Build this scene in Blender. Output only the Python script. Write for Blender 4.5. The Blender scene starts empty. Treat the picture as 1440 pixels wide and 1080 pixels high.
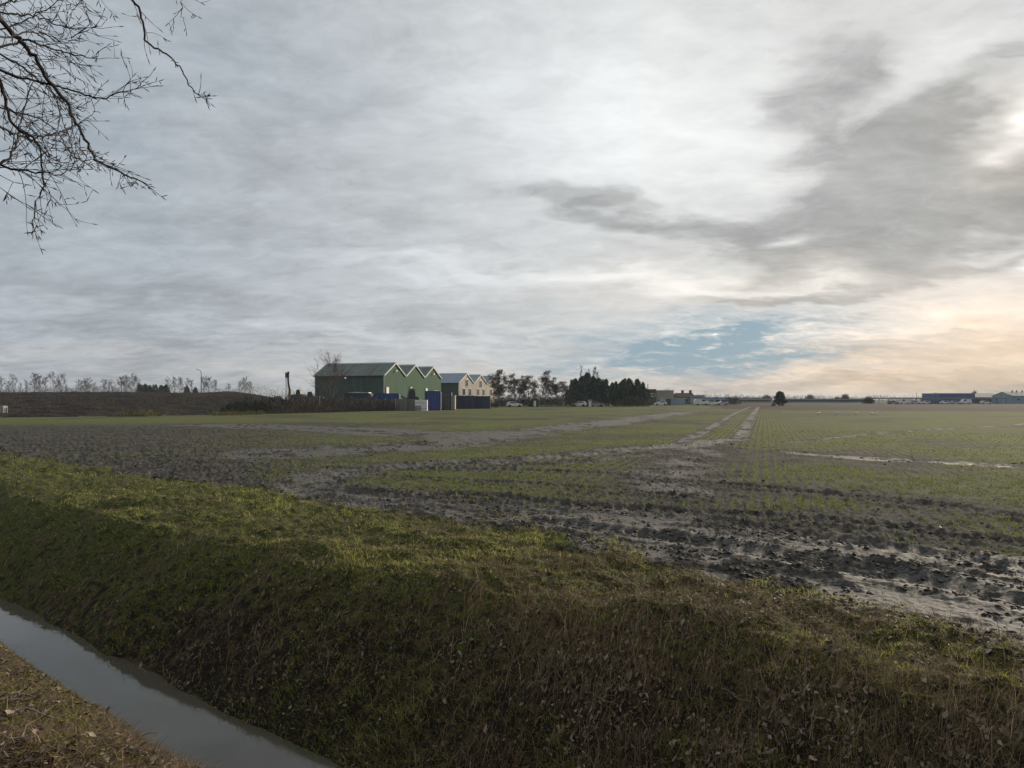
import bpy, bmesh, math, random
import numpy as np
from mathutils import Vector, Matrix

random.seed(7)
rng = np.random.default_rng(11)
R = math.radians
scene = bpy.context.scene
col = scene.collection

# ------------------------------------------------------------------ camera
EYE = 1.9            # eye height above the field, metres
FOC = 1000.0         # focal length in photograph pixels
HOR = 562.0          # horizon row
cam_d = bpy.data.cameras.new("camera")
cam_d.sensor_width = 36.0
cam_d.lens = 36.0 * FOC / 1440.0
cam_d.shift_y = (HOR - 540.0) / 1440.0
cam_d.clip_start = 0.05
cam_d.clip_end = 8000.0
cam = bpy.data.objects.new("camera", cam_d)
cam.location = (0, 0, EYE)
cam.rotation_euler = (R(90), 0, 0)
col.objects.link(cam)
scene.camera = cam

scene.view_settings.view_transform = 'Standard'
scene.view_settings.look = 'None'
scene.view_settings.exposure = 0.0
scene.view_settings.gamma = 1.0
scene.view_settings.use_curve_mapping = False
scene.cycles.max_bounces = 5
scene.cycles.diffuse_bounces = 2
scene.cycles.glossy_bounces = 3
scene.cycles.volume_bounces = 0
scene.cycles.use_adaptive_sampling = True
scene.cycles.adaptive_threshold = 0.02

# ------------------------------------------------------------------ sun
SUN_AZ, SUN_EL = R(41), R(17)
sl = bpy.data.lights.new("sun", 'SUN')
sl.energy = 4.8
sl.angle = R(13)
sl.color = (1.0, 0.86, 0.68)
sun = bpy.data.objects.new("sun", sl)
sdir = Vector((math.sin(SUN_AZ) * math.cos(SUN_EL), math.cos(SUN_AZ) * math.cos(SUN_EL), math.sin(SUN_EL)))
sun.rotation_euler = sdir.to_track_quat('Z', 'Y').to_euler()
sun.location = (30, 30, 30)
col.objects.link(sun)

# ------------------------------------------------------------------ node helper
class NB:
    def __init__(s, tree):
        s.t = tree
    def new(s, kind, **kw):
        n = s.t.nodes.new(kind)
        for k, v in kw.items():
            setattr(n, k, v)
        return n
    def put(s, sock, v):
        if isinstance(v, bpy.types.NodeSocket):
            s.t.links.new(v, sock)
        elif v is not None:
            sock.default_value = v
    def m(s, op, a, b=None, c=None, clamp=False):
        n = s.new('ShaderNodeMath', operation=op, use_clamp=clamp)
        for i, v in enumerate((a, b, c)):
            s.put(n.inputs[i], v)
        return n.outputs[0]
    def mix(s, f, a, b, mode='MIX'):
        n = s.new('ShaderNodeMix', data_type='RGBA', blend_type=mode)
        n.clamp_factor = True
        s.put(n.inputs[0], f)
        for i, v in ((6, a), (7, b)):
            if isinstance(v, tuple) and len(v) == 3:
                v = (*v, 1)
            s.put(n.inputs[i], v)
        return n.outputs[2]
    def noise(s, vec, scale, detail=4, rough=0.55, dist=0.0, out=0):
        n = s.new('ShaderNodeTexNoise')
        if vec is not None:
            s.put(n.inputs['Vector'], vec)
        n.inputs['Scale'].default_value = scale
        n.inputs['Detail'].default_value = detail
        n.inputs['Roughness'].default_value = rough
        n.inputs['Distortion'].default_value = dist
        return n.outputs[out]
    def ramp(s, v, lo, hi):
        n = s.new('ShaderNodeMapRange', interpolation_type='SMOOTHSTEP')
        s.put(n.inputs[0], v)
        n.inputs[1].default_value, n.inputs[2].default_value = lo, hi
        return n.outputs[0]
    def attr(s, name):
        n = s.new('ShaderNodeAttribute', attribute_name=name)
        return n.outputs['Fac']

# ------------------------------------------------------------------ sky
w = bpy.data.worlds.new("World")
scene.world = w
w.use_nodes = True
wt = w.node_tree
wt.nodes.clear()
q = NB(wt)
geo = q.new('ShaderNodeTexCoord')
sep = q.new('ShaderNodeSeparateXYZ')
wt.links.new(geo.outputs['Generated'], sep.inputs[0])
dx, dy, dz = sep.outputs
az = q.m('ARCTAN2', dx, dy)
el = q.m('ARCSINE', dz)
den = q.m('ADD', q.m('MAXIMUM', dz, 0.0), 0.22)
cmb = q.new('ShaderNodeCombineXYZ')
q.put(cmb.inputs[0], q.m('DIVIDE', dx, den))
q.put(cmb.inputs[1], q.m('DIVIDE', dy, den))
plane = cmb.outputs[0]
# streaks drawn out along the wind
mp = q.new('ShaderNodeMapping')
mp.inputs['Rotation'].default_value = (0, 0, R(28))
mp.inputs['Scale'].default_value = (0.75, 1.15, 1)
q.put(mp.inputs[0], plane)
wind = mp.outputs[0]
nA = q.noise(wind, 1.9, 7, 0.60, 0.3)           # broad billows
nB = q.noise(wind, 8.5, 6, 0.66, 0.4)              # ragged wisps
nW = q.noise(wind, 2.2, 4, 0.6, 0.0, out=1)       # colour output used to warp the layout
sw = q.new('ShaderNodeSeparateXYZ')
q.put(sw.inputs[0], nW)
comb2 = q.new('ShaderNodeCombineXYZ')
elf = q.m('ADD', 0.25, q.m('MULTIPLY', q.m('MAXIMUM', el, 0.0), 2.2))
q.put(comb2.inputs[0], q.m('ADD', az, q.m('MULTIPLY', q.m('SUBTRACT', sw.outputs[0], 0.5), q.m('MULTIPLY', elf, 0.34))))
q.put(comb2.inputs[1], q.m('ADD', el, q.m('MULTIPLY', q.m('SUBTRACT', sw.outputs[1], 0.5), q.m('MULTIPLY', elf, 0.22))))
ang = comb2.outputs[0]
spa = q.new('ShaderNodeSeparateXYZ')
q.put(spa.inputs[0], ang)
sep_a = spa.outputs
mp2 = q.new('ShaderNodeMapping')
mp2.inputs['Rotation'].default_value = (0, 0, R(-14))
mp2.inputs['Scale'].default_value = (1.0, 2.6, 1)
q.put(mp2.inputs[0], ang)
nC = q.noise(mp2.outputs[0], 8.0, 8, 0.66, 0.5)     # torn edges of the nearer cloud

def dirpx(px, py):
    u, v = (px - 720) / FOC, (HOR - py) / FOC
    a = math.atan(u)
    return a, math.atan(v * math.cos(a)), math.cos(a)

def blob(px, py, sx, sy, rot, hard=1.0):
    """soft oval patch of sky round a compass bearing and height"""
    a, e, c = dirpx(px, py)
    n = q.new('ShaderNodeMapping', vector_type='TEXTURE')
    q.put(n.inputs[0], ang)
    n.inputs['Location'].default_value = (a, e, 0)
    n.inputs['Rotation'].default_value = (0, 0, R(rot))
    n.inputs['Scale'].default_value = (sx / FOC * c * c, sy / FOC * c, 1)
    vm = q.new('ShaderNodeVectorMath', operation='DOT_PRODUCT')
    q.put(vm.inputs[0], n.outputs[0])
    q.put(vm.inputs[1], n.outputs[0])
    d = vm.outputs['Value']
    if hard != 1.0:
        d = q.m('POWER', d, hard)
    return q.m('POWER', 0.3679, d)

def stack(items, base):
    acc = base
    for it in items:
        acc = q.m('MULTIPLY_ADD', blob(*it[:5], *(it[6:7])), it[5], acc)
    return acc

lights = [
    # px, py, half width, half height, tilt, amount
    (1250, 330, 430, 330, 0, 0.20), (920, 190, 230, 110, 12, 0.22), (1370, 65, 120, 60, 20, 0.10), (1440, 208, 70, 26, 12, 0.60),
    (1115, 335, 45, 12, 0, 0.28), (1370, 350, 45, 13, 10, 0.34), (1450, 345, 25, 22, 0, 0.40),
    (1060, 404, 230, 22, -2, 0.26), (1400, 436, 260, 30, 8, 0.16), (1330, 500, 420, 26, 4, -0.05), (700, 392, 240, 15, -3, 0.17),
    (800, 70, 300, 100, 10, 0.12), (440, 455, 190, 11, -6, 0.07), (1003, 462, 6, 3.5, 0, 0.5), (1240, 462, 260, 10, 5, 0.10),
    (1250, 520, 330, 9, 3, 0.10),
    (60, 390, 300, 40, -4, -0.11), (120, 140, 480, 300, 0, -0.15), (330, 425, 260, 12, -3, -0.07), (180, 475, 160, 7, -4, -0.05),
    (150, 520, 480, 60, 0, -0.13), (720, 525, 260, 40, 0, 0.03), (1350, 543, 420, 12, 0, -0.20), (1000, 540, 260, 16, 0, -0.06),
]
darks = [
    (1215, 285, 190, 95, 12, 0.33, 1.6), (1160, 120, 105, 85, 20, 0.26, 1.5), (1330, 165, 190, 36, 28, 0.26),
    (1170, 378, 160, 20, 4, 0.30), (1300, 388, 120, 24, 14, 0.28), (1410, 285, 130, 62, 0, 0.30, 1.5),
    (870, 300, 200, 28, -12, 0.27), (1020, 332, 110, 22, -4, 0.12), (1090, 428, 110, 9, -2, 0.34), (1010, 60, 90, 40, 20, 0.05),
]
bright = stack(lights, 0.592)
# unseen half of the sky behind the photographer, dimmed to darken the bank
back = q.ramp(dy, 0.25, -0.35)
bright = q.m('MULTIPLY', bright, q.m('MULTIPLY_ADD', back, -0.30, 1.0))
dk = q.m('SMOOTH_MIN', stack(darks, 0.0), 0.34, 0.12)
dk = q.m('ADD', dk, q.m('MULTIPLY', q.m('ADD', q.m('SUBTRACT', nA, 0.5), q.m('MULTIPLY', q.m('SUBTRACT', nC, 0.5), 1.1)), 0.34))
dk = q.m('MULTIPLY', q.ramp(dk, 0.02, 0.33), q.m('MULTIPLY_ADD', nC, 0.42, 0.135))
bright = q.m('SUBTRACT', bright, dk)
bright = q.m('MULTIPLY_ADD', q.m('SUBTRACT', nA, 0.5), 0.30, bright)
bright = q.m('MULTIPLY_ADD', q.m('SUBTRACT', nB, 0.5), 0.30, bright)
bright = q.m('MULTIPLY_ADD', q.m('SUBTRACT', nC, 0.5), 0.27, bright)
# long thin streaks low over the horizon
cs = q.new('ShaderNodeCombineXYZ')
q.put(cs.inputs[0], q.m('MULTIPLY', sep_a[0], 3.0))
q.put(cs.inputs[1], q.m('MULTIPLY', q.m('MULTIPLY_ADD', sep_a[0], -0.035, sep_a[1]), 48.0))
nS = q.noise(cs.outputs[0], 1.0, 5, 0.6, 0.25)
low = q.ramp(el, 0.17, 0.07)
stk = q.m('MULTIPLY', q.m('SUBTRACT', nS, 0.5), low)
bright = q.m('MULTIPLY_ADD', stk, 0.42, bright)
bright = q.m('SMOOTH_MAX', bright, 0.34, 0.12)
warm = q.m('MINIMUM', stack([(1480, 505, 500, 70, 4, 1.0), (1460, 215, 150, 90, 0, 0.28), (900, 545, 620, 40, 0, 0.30),
                             (1420, 420, 300, 60, 10, 0.3), (1050, 404, 300, 40, 0, 0.25)], 0.0), 1.0)
gap = stack([(975, 474, 130, 22, 5, 0.9), (905, 505, 165, 25, 2, 0.70), (1090, 505, 190, 24, 3, 0.68), (1150, 468, 150, 14, 3, 0.38),
             (165, 190, 70, 110, 20, 0.22), (40, 210, 60, 60, 0, 0.30), (300, 60, 200, 60, 0, 0.18), (60, 340, 300, 30, 0, 0.10)], 0.0)
gap = q.m('MULTIPLY', gap, q.m('MULTIPLY_ADD', stk, -3.2, 1.0))
gap = q.m('MULTIPLY', gap, q.ramp(q.m('ADD', q.m('MULTIPLY', nB, 0.6), q.m('MULTIPLY', nC, 0.4)), 0.66, 0.44), clamp=True)
tint = q.mix(q.ramp(az, -0.65, 0.45), (0.91, 1.0, 1.095), (0.99, 1.0, 0.985))
warm = q.m('MULTIPLY_ADD', stk, 0.9, warm, clamp=True)
tint = q.mix(warm, tint, (1.23, 0.975, 0.735))
cl = q.new('ShaderNodeVectorMath', operation='SCALE')
q.put(cl.inputs[0], tint)
q.put(cl.inputs['Scale'], bright)
cloud = cl.outputs[0]
skyt = q.new('ShaderNodeTexSky', sky_type='NISHITA')
skyt.sun_disc = False
skyt.sun_elevation = SUN_EL
skyt.sun_rotation = SUN_AZ
skyt.air_density, skyt.dust_density, skyt.ozone_density = 1.4, 0.6, 3.0
bg1 = q.new('ShaderNodeBackground')
q.put(bg1.inputs[0], skyt.outputs[0])
bg1.inputs[1].default_value = 0.05
bg2 = q.new('ShaderNodeBackground')
q.put(bg2.inputs[0], cloud)
bg2.inputs[1].default_value = 1.0
bg3 = q.new('ShaderNodeBackground')      # clear air seen through the gap low over the horizon
bg3.inputs[0].default_value = (0.30, 0.425, 0.52, 1)
ms0 = q.new('ShaderNodeMixShader')
ms0.inputs[0].default_value = 0.88
q.put(ms0.inputs[1], bg1.outputs[0]); q.put(ms0.inputs[2], bg3.outputs[0])
ms = q.new('ShaderNodeMixShader')
q.put(ms.inputs[0], gap)
q.put(ms.inputs[1], bg2.outputs[0]); q.put(ms.inputs[2], ms0.outputs[0])
wo = q.new('ShaderNodeOutputWorld')
q.put(wo.inputs[0], ms.outputs[0])

# ------------------------------------------------------------------ helpers: numbers
def fr(v):
    return v - np.floor(v)
TAB = np.random.default_rng(5).random(1 << 20).astype(np.float32)
def vn(x, y, s=0.0):
    ix, iy = np.floor(x).astype(np.int64), np.floor(y).astype(np.int64)
    fx, fy = (x - ix).astype(np.float32), (y - iy).astype(np.float32)
    fx = fx * fx * (3 - 2 * fx); fy = fy * fy * (3 - 2 * fy)
    M = (1 << 20) - 1
    o = int(s * 7919) & M
    i0 = ix * 1619 + iy * 31337 + o
    a, b = TAB[(i0 ^ (i0 >> 7)) & M], TAB[((i0 + 1619) ^ ((i0 + 1619) >> 7)) & M]
    i1 = i0 + 31337
    c, d = TAB[(i1 ^ (i1 >> 7)) & M], TAB[((i1 + 1619) ^ ((i1 + 1619) >> 7)) & M]
    return a + (b - a) * fx + (c - a) * fy + (a - b - c + d) * fx * fy
def fbm(x, y, s=0.0, o=4, g=0.5):
    t, a, n = 0.0, 1.0, 0.0
    for i in range(o):
        t = t + a * vn(x, y, s + i * 3.7); n += a
        x = x * 2.03 + 17.3; y = y * 2.03 - 9.1; a *= g
    return t / n
def sm(v, lo, hi):
    t = np.clip((v - lo) / (hi - lo), 0, 1)
    return t * t * (3 - 2 * t)

def G(px, py, z=0.0):
    """ground point (height z) that the photograph shows at px, py"""
    d = (EYE - z) * FOC / (py - HOR)
    return ((px - 720) / FOC * d, d)
def P(px, py, d):
    """point at depth d"""
    return Vector(((px - 720) / FOC * d, d, EYE + (HOR - py) / FOC * d))

# ------------------------------------------------------------------ the lie of the land
DN = np.array((0.619, 0.786))      # across the ditch, away from the photographer
DT = np.array((0.786, -0.619))     # along the ditch
WATER_Z = -1.2
def across(x, y): return x * DN[0] + y * DN[1]
def along(x, y): return x * DT[0] + y * DT[1]
def verge_edge(t):     # where grass gives way to the field
    return np.interp(t, (-60, -30, -14, -6.1, -2.9, -0.3, 3, 20), (9.0, 8.6, 8.3, 8.0, 7.1, 6.75, 6.6, 6.6))
def crest(t):          # top of the far ditch bank
    return np.interp(t, (-60, -12, -6, -3, 0, 20), (5.1, 5.2, 5.35, 5.8, 5.9, 5.9))

def strip(x, y, pts, width, wob=0.35, s=1.0):
    """distance-based mask round a line of ground points; also the run along it and the signed offset"""
    best = np.full(x.shape, 1e9); run = np.zeros(x.shape)
    acc = 0.0
    xw = x + (fbm(x * 0.9, y * 0.9, s, 3) - 0.5) * wob * 2
    yw = y + (fbm(x * 0.9, y * 0.9, s + 50, 3) - 0.5) * wob * 2
    for (x0, y0), (x1, y1) in zip(pts[:-1], pts[1:]):
        L = math.hypot(x1 - x0, y1 - y0); ux, uy = (x1 - x0) / L, (y1 - y0) / L
        tt = np.clip((xw - x0) * ux + (yw - y0) * uy, 0, L)
        ox, oy = xw - x0 - tt * ux, yw - y0 - tt * uy
        d = np.hypot(ox, oy)
        k = d < best
        best = np.where(k, d, best)
        run = np.where(k, acc + tt, run)
        acc += L
    return best / width, run

def smoothline(pix, n=6):
    p = np.array([G(*a) for a in pix])
    p = np.vstack((2 * p[0] - p[1], p, 2 * p[-1] - p[-2]))
    out = []
    for i in range(1, len(p) - 2):
        for k in range(n):
            u = k / n
            out.append(tuple(0.5 * ((2 * p[i]) + (-p[i - 1] + p[i + 1]) * u + (2 * p[i - 1] - 5 * p[i] + 4 * p[i + 1] - p[i + 2]) * u * u
                                    + (-p[i - 1] + 3 * p[i] - 3 * p[i + 1] + p[i + 2]) * u ** 3)))
    out.append(tuple(p[-2]))
    return out

ROW_AZ = math.atan((1075 - 720) / FOC)
RT = np.array((math.sin(ROW_AZ), math.cos(ROW_AZ)))
RN = np.array((math.cos(ROW_AZ), -math.sin(ROW_AZ)))
# (line of photo pixels on the ground, half width m, bare, wet, rut depth, lug strength)
TRACKS = [
    ([(1056, 572), (1036, 580), (1006, 598), (975, 614), (930, 630)], 0.42, 0.9, 0.75, 0.04, 0.3),
    ([(1067, 572), (1058, 584), (1050, 600), (1040, 618)], 0.42, 0.9, 0.85, 0.04, 0.3),
    ([(1040, 618), (960, 626), (880, 632), (790, 641), (700, 648), (620, 652), (540, 657), (480, 666), (446, 680), (450, 698), (520, 712)], 0.85, 1.0, 1.0, 0.07, 0.9),
    ([(1000, 624), (900, 640), (800, 650), (680, 657), (560, 662), (470, 672), (425, 690), (440, 712)], 0.5, 0.9, 0.45, 0.05, 1.0),
    ([(960, 580), (840, 596), (740, 606), (640, 620), (520, 631), (400, 637)], 2.3, 1.0, 1.0, 0.03, 0.2),
    ([(300, 598), (400, 601), (480, 604), (580, 609), (690, 611)], 3.2, 1.0, 1.0, 0.03, 0.2),
    ([(430, 603), (500, 606), (590, 610)], 0.35, 1.0, 0.1, 0.10, 0.6),
    ([(600, 660), (760, 662), (880, 668), (960, 676), (1080, 687), (1200, 700), (1440, 726)], 0.33, 1.0, 0.15, 0.07, 1.0),
    ([(470, 690), (560, 700), (680, 700), (800, 712), (960, 722), (1100, 730), (1250, 742), (1440, 768)], 0.30, 0.95, 0.1, 0.06, 1.0),
    ([(460, 668), (640, 676), (800, 686), (960, 700)], 0.25, 0.7, 0.15, 0.05, 0.9),
    ([(1130, 637), (1230, 645), (1330, 650), (1460, 655)], 0.75, 0.9, 0.75, 0.03, 0.3),
    ([(900, 690), (1050, 664), (1150, 640)], 0.3, 0.35, 0.1, 0.02, 0.3),
    ([(1110, 622), (1250, 608), (1440, 596)], 0.3, 0.8, 0.6, 0.02, 0.1),
    ([(930, 690), (960, 650), (985, 625)], 1.3, 0.95, 0.55, 0.01, 0.2),
    ([(760, 735), (900, 752), (1040, 772), (1180, 795), (1300, 815), (1460, 852)], 0.30, 1.0, 0.2, 0.10, 1.0),
    ([(940, 720), (1080, 745), (1240, 770), (1460, 800)], 0.22, 0.9, 0.3, 0.06, 0.9),
    ([(880, 573), (960, 572), (1000, 573)], 4.0, 0.7, 0.7, 0.0, 0.0),
    ([(840, 578), (920, 577), (990, 578)], 1.6, 0.7, 0.7, 0.0, 0.0),
    ([(700, 591), (760, 588), (840, 586)], 1.0, 0.5, 0.2, 0.0, 0.0),
]
TRACK_LINES = [smoothline(t[0]) for t in TRACKS]

def berm_base(u):
    return np.interp(u, (-1.6, -0.9, -0.72, -0.52, -0.42, -0.30, -0.20, -0.12, -0.08, 0.02), (72, 75, 76, 81, 89, 101, 115, 131, 147, 180))

def land(x, y, fine=True):
    """height and ground-cover masks"""
    n, t = across(x, y), along(x, y)
    r = np.hypot(x, y)
    front = y > 0.5
    u = np.where(front, x / np.maximum(y, 0.5), np.sign(x) * 9)
    nw = n + (fbm(x * 1.3, y * 1.3, 3, 4) - 0.5) * 1.3 + (fbm(x * 5, y * 5, 8, 3) - 0.5) * 0.7
    ve = verge_edge(t)
    infield = sm(nw - ve, -0.22, 0.30)
    # ditch profile
    c = crest(t) + (fbm(t * 0.8, n * 0.3, 21, 3) - 0.5) * 0.9
    wf = 3.75 + (fbm(t * 1.6, 0 * t, 31, 3) - 0.5) * 0.16
    wn = 2.98 + (fbm(t * 1.6, 0 * t + 5, 33, 3) - 0.5) * 0.14
    k = np.clip((n - wf) / np.maximum(c - wf, 0.2), 0, 1.6)
    rise = np.where(k < 1, 1 - (1 - np.clip(k, 0, 1)) ** 1.25, 1.0)
    z_far = WATER_Z - 0.04 + (1.24 + 0.0 * k) * np.where(k < 1, np.minimum(rise * 0.93 + 0.07 * k, 1), 1.0)
    z_far = z_far - 0.05 * np.exp(-((n - c) / 0.45) ** 2)
    kn = np.clip((wn - n) / 1.85, 0, 1)
    z_near = WATER_Z - 0.04 + 1.58 * (1 - (1 - kn) ** 1.35)
    bed = WATER_Z - 0.38
    z = np.where(n > wf, z_far, np.where(n < wn, z_near, bed))
    z = np.where((n > wn - 0.001) & (n < wf + 0.001), bed + 0.30 * np.maximum(sm(n, wf - 0.12, wf), sm(-n, -wn - 0.12, -wn)), z)
    bank = ((n > wf) | (n < wn)) * (1 - infield)
    lump = (fbm(x * 1.5, y * 1.5, 5, 4) - 0.5) * 0.24 + (fbm(x * 7, y * 7, 6, 3) - 0.5) * 0.09
    z = z + lump * bank * sm(np.minimum(np.abs(n - wf), np.abs(n - wn)), 0, 0.4)
    # field
    bare = np.zeros(x.shape); wet = np.zeros(x.shape); fz = np.zeros(x.shape)
    near = sm(-r, -90, -20)
    for i, ((pix, hw, b, we, dep, lug), line) in enumerate(zip(TRACKS, TRACK_LINES)):
        wob = min(0.35, hw * 0.55) if hw < 1.5 else hw * 0.5
        la = np.array(line); pad = hw * 3 + wob
        sel = np.nonzero((x > la[:, 0].min() - pad) & (x < la[:, 0].max() + pad) & (y > la[:, 1].min() - pad) & (y < la[:, 1].max() + pad))
        if not len(sel[0]): continue
        xs, ys = x[sel], y[sel]
        d, run = strip(xs, ys, line, hw, wob, 2.0 + i)
        mk = np.exp(-d ** 2 * 0.8)
        mott = 0.55 + 0.9 * (fbm(xs * 1.1, ys * 1.1, 60 + i, 3))
        bare[sel] = np.maximum(bare[sel], mk * b * np.clip(mott, 0, 1))
        wet[sel] = np.maximum(wet[sel], mk * we * sm(0.55 * fbm(xs * 0.8, ys * 0.8, 90 + i, 3) + 0.45 * fbm(xs * 3.5, ys * 3.5, 190 + i, 3), 0.32, 0.54))
        prof = -np.exp(-d ** 2 * 1.5) + 0.75 * np.exp(-((d - 1.35) / 0.45) ** 2)
        lugs = np.where(d < 1.5, np.clip(np.sin(run * 2 * np.pi / 0.26 + 2.2 * d) * 1.6, -1, 1), 0) * lug * 0.018 * np.exp(-d ** 2 * 0.6)
        fz[sel] += ((0.55 - 0.08 * (i in (14, 15))) * dep * prof * (0.6 + 0.8 * fbm(xs * 2, ys * 2, 40 + i, 3)) + lugs) * near[sel]
    # headland of poached mud next to the verge, widening to the right
    hw_ = np.interp(t, (-60, -22, -14, -9.4, -4.7, -1, 1, 20), (0.9, 1.0, 1.3, 1.8, 3.7, 4.1, 4.3, 4.3))
    h = n - ve + (fbm(x * 0.6, y * 0.6, 71, 3) - 0.5) * 1.6
    head = sm(h, -0.3, 0.2) * sm(-h, -hw_ - 0.8, -hw_ * 0.55)
    head = head * np.interp(t, (-40, -24, -12, -5, 20), (0.25, 0.3, 0.8, 1.0, 1.0))
    bare = np.maximum(bare, head)
    pud = sm(0.55 * fbm(t * 0.9, n * 2.6, 77, 4) + 0.45 * fbm(t * 3.0, n * 7.0, 78, 3), 0.34, 0.54)
    wet = np.maximum(wet, head * pud * np.interp(t, (-40, -14, -6, -2, 20), (0.05, 0.45, 0.8, 0.9, 0.9)))
    # dark crumbly ground with thin crop on the left
    dark = sm(-u, 0.10, 0.5) * sm(y, 14, 20) * sm(-y, -62, -44)
    thin = 0.80 * dark * (0.55 + 0.9 * fbm(x * 0.25, y * 0.25, 12, 3))
    patch = sm(fbm(x * 0.16, y * 0.16, 14, 4), 0.50, 0.68)
    nearstrip = sm(-y, -24, -12)
    thin = np.maximum(thin, 0.55 * patch + 0.25 * nearstrip * fbm(x * 0.5, y * 0.5, 15, 3))
    green = np.clip(1 - thin, 0, 1) * (1 - np.clip(bare * 1.25, 0, 1)) * infield
    # beyond the crop: bare ground on the right, raised ploughed ground on the left
    endline = np.interp(u, (-0.3, 0.16, 0.30, 0.40, 0.72, 1.5), (500, 500, 150, 124, 112, 108)) + (fbm(x * 0.05, y * 0.05, 16, 2) - 0.5) * 10
    past = sm(y - endline, -3, 6) * front
    bb = berm_base(u)
    bm = sm(y - bb, 0, 62) * sm(-u, 0.315, 0.42) * front
    onb = sm(y - bb, -2, 2) * sm(-u, 0.0, 0.04) * front
    bermz = 3.45 * (0.55 * sm(y - bb, 0, 14) * 0.45 + 0.75 * sm(y - bb, 0, 85)) * sm(-u, 0.25, 0.42) * front + 0.6 * sm(y - bb, 2, 9) * sm(-u, 0.02, 0.06) * sm(u, -0.44, -0.36) * front
    fz = fz + (fbm(x * 0.08, y * 0.08, 18, 3) - 0.5) * 0.10
    rows = np.sin((x * RN[0] + y * RN[1]) * 2 * np.pi / 0.29 + 0.0 * x)
    if fine:
        clod = np.clip(fbm(x * 6, y * 6, 41, 3) - 0.45, 0, 1) * (0.055 - 0.045 * head) + np.clip(fbm(x * 17, y * 17, 42, 3) - 0.46, 0, 1) * (0.075 - 0.02 * head) + np.clip(fbm(t * 4, n * 15, 47, 4) - 0.45, 0, 1) * 0.05 * head
        rough = np.clip(0.45 + 0.9 * head + 0.8 * bare + 0.9 * dark + 0.5 * nearstrip, 0, 1.5) * (1 - 0.72 * np.clip(wet * 1.2, 0, 1))
        fz = fz + clod * rough * (0.35 + near)
        fz = fz + rows * 0.008 * (1 - np.clip(bare * 1.3, 0, 1)) * sm(-r, -60, -25)
        fz = fz - 0.02 * wet
    z = z + fz * infield + bermz
    z = np.where(onb > 0.5, z + ((fbm(x * 0.5, y * 0.5, 44, 4) - 0.5) * 0.7 + (fbm(x * 0.09, y * 0.09, 45, 3) - 0.5) * 0.6 * sm(-u, .3, .4)) * onb, z)
    rowm = 0.5 + 0.5 * rows
    return dict(z=z, n=n, t=t, u=u, green=green * (1 - past) * (1 - onb), bare=bare, wet=np.clip(wet, 0, 1) * infield * (1 - onb), infield=infield,
                past=past, onb=onb, rows=rowm, c=c, wf=wf, wn=wn, head=head, dark=dark)

# ------------------------------------------------------------------ helpers: objects
def put(o, label=None, cat=None, group=None, kind=None):
    if label: o['label'] = label
    if cat: o['category'] = cat
    if group: o['group'] = group
    if kind: o['kind'] = kind
    return o
def mesh_np(name, verts, quads=None, tris=None, attrs=None, smooth=False):
    me = bpy.data.meshes.new(name)
    verts = np.asarray(verts, dtype=np.float32)
    nq = 0 if quads is None else len(quads)
    nt = 0 if tris is None else len(tris)
    me.vertices.add(len(verts)); me.vertices.foreach_set('co', verts.ravel())
    idx = []
    if nq: idx.append(np.asarray(quads, dtype=np.int32).ravel())
    if nt: idx.append(np.asarray(tris, dtype=np.int32).ravel())
    idx = np.concatenate(idx)
    me.loops.add(len(idx)); me.loops.foreach_set('vertex_index', idx)
    me.polygons.add(nq + nt)
    st = np.concatenate((np.arange(nq) * 4, nq * 4 + np.arange(nt) * 3)).astype(np.int32)
    me.polygons.foreach_set('loop_start', st)
    if smooth:
        me.polygons.foreach_set('use_smooth', np.ones(nq + nt, dtype=bool))
    me.update(calc_edges=True)
    for k, v in (attrs or {}).items():
        a = me.attributes.new(k, 'FLOAT', 'POINT')
        a.data.foreach_set('value', np.asarray(v, dtype=np.float32))
    me.validate()
    return me
def link(name, me, mat, parent=None):
    o = bpy.data.objects.new(name, me)
    col.objects.link(o)
    if mat and not me.materials: me.materials.append(mat)
    if parent: o.parent = parent
    return o
def material(name, rough=0.7):
    m = bpy.data.materials.new(name)
    m.use_nodes = True
    b = m.node_tree.nodes['Principled BSDF']
    b.inputs['Roughness'].default_value = rough
    return m, NB(m.node_tree), b
def wpos(k):
    return k.new('ShaderNodeNewGeometry').outputs['Position']
def simple(name, rgb, rough=0.6, var=0.25, scale=1.5, metal=0.0, bump=0.0, streak=False):
    """plain surface with weathering that varies over it"""
    m, k, b = material(name, rough)
    tc = k.new('ShaderNodeTexCoord').outputs['Object']
    if streak:
        mpn = k.new('ShaderNodeMapping'); mpn.inputs['Scale'].default_value = (1, 1, 0.12)
        k.put(mpn.inputs[0], tc); tc = mpn.outputs[0]
    f = k.ramp(k.noise(tc, scale, 5, 0.6), 0.3, 0.7)
    lo = tuple(c * (1 - var) for c in rgb); hi = tuple(min(1, c * (1 + var)) for c in rgb)
    k.put(b.inputs['Base Color'], k.mix(f, lo, hi))
    b.inputs['Metallic'].default_value = metal
    if bump:
        bn = k.new('ShaderNodeBump'); bn.inputs['Strength'].default_value = bump
        k.put(bn.inputs['Height'], k.noise(tc, scale * 8, 3)); k.put(b.inputs['Normal'], bn.outputs[0])
    return m

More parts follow.
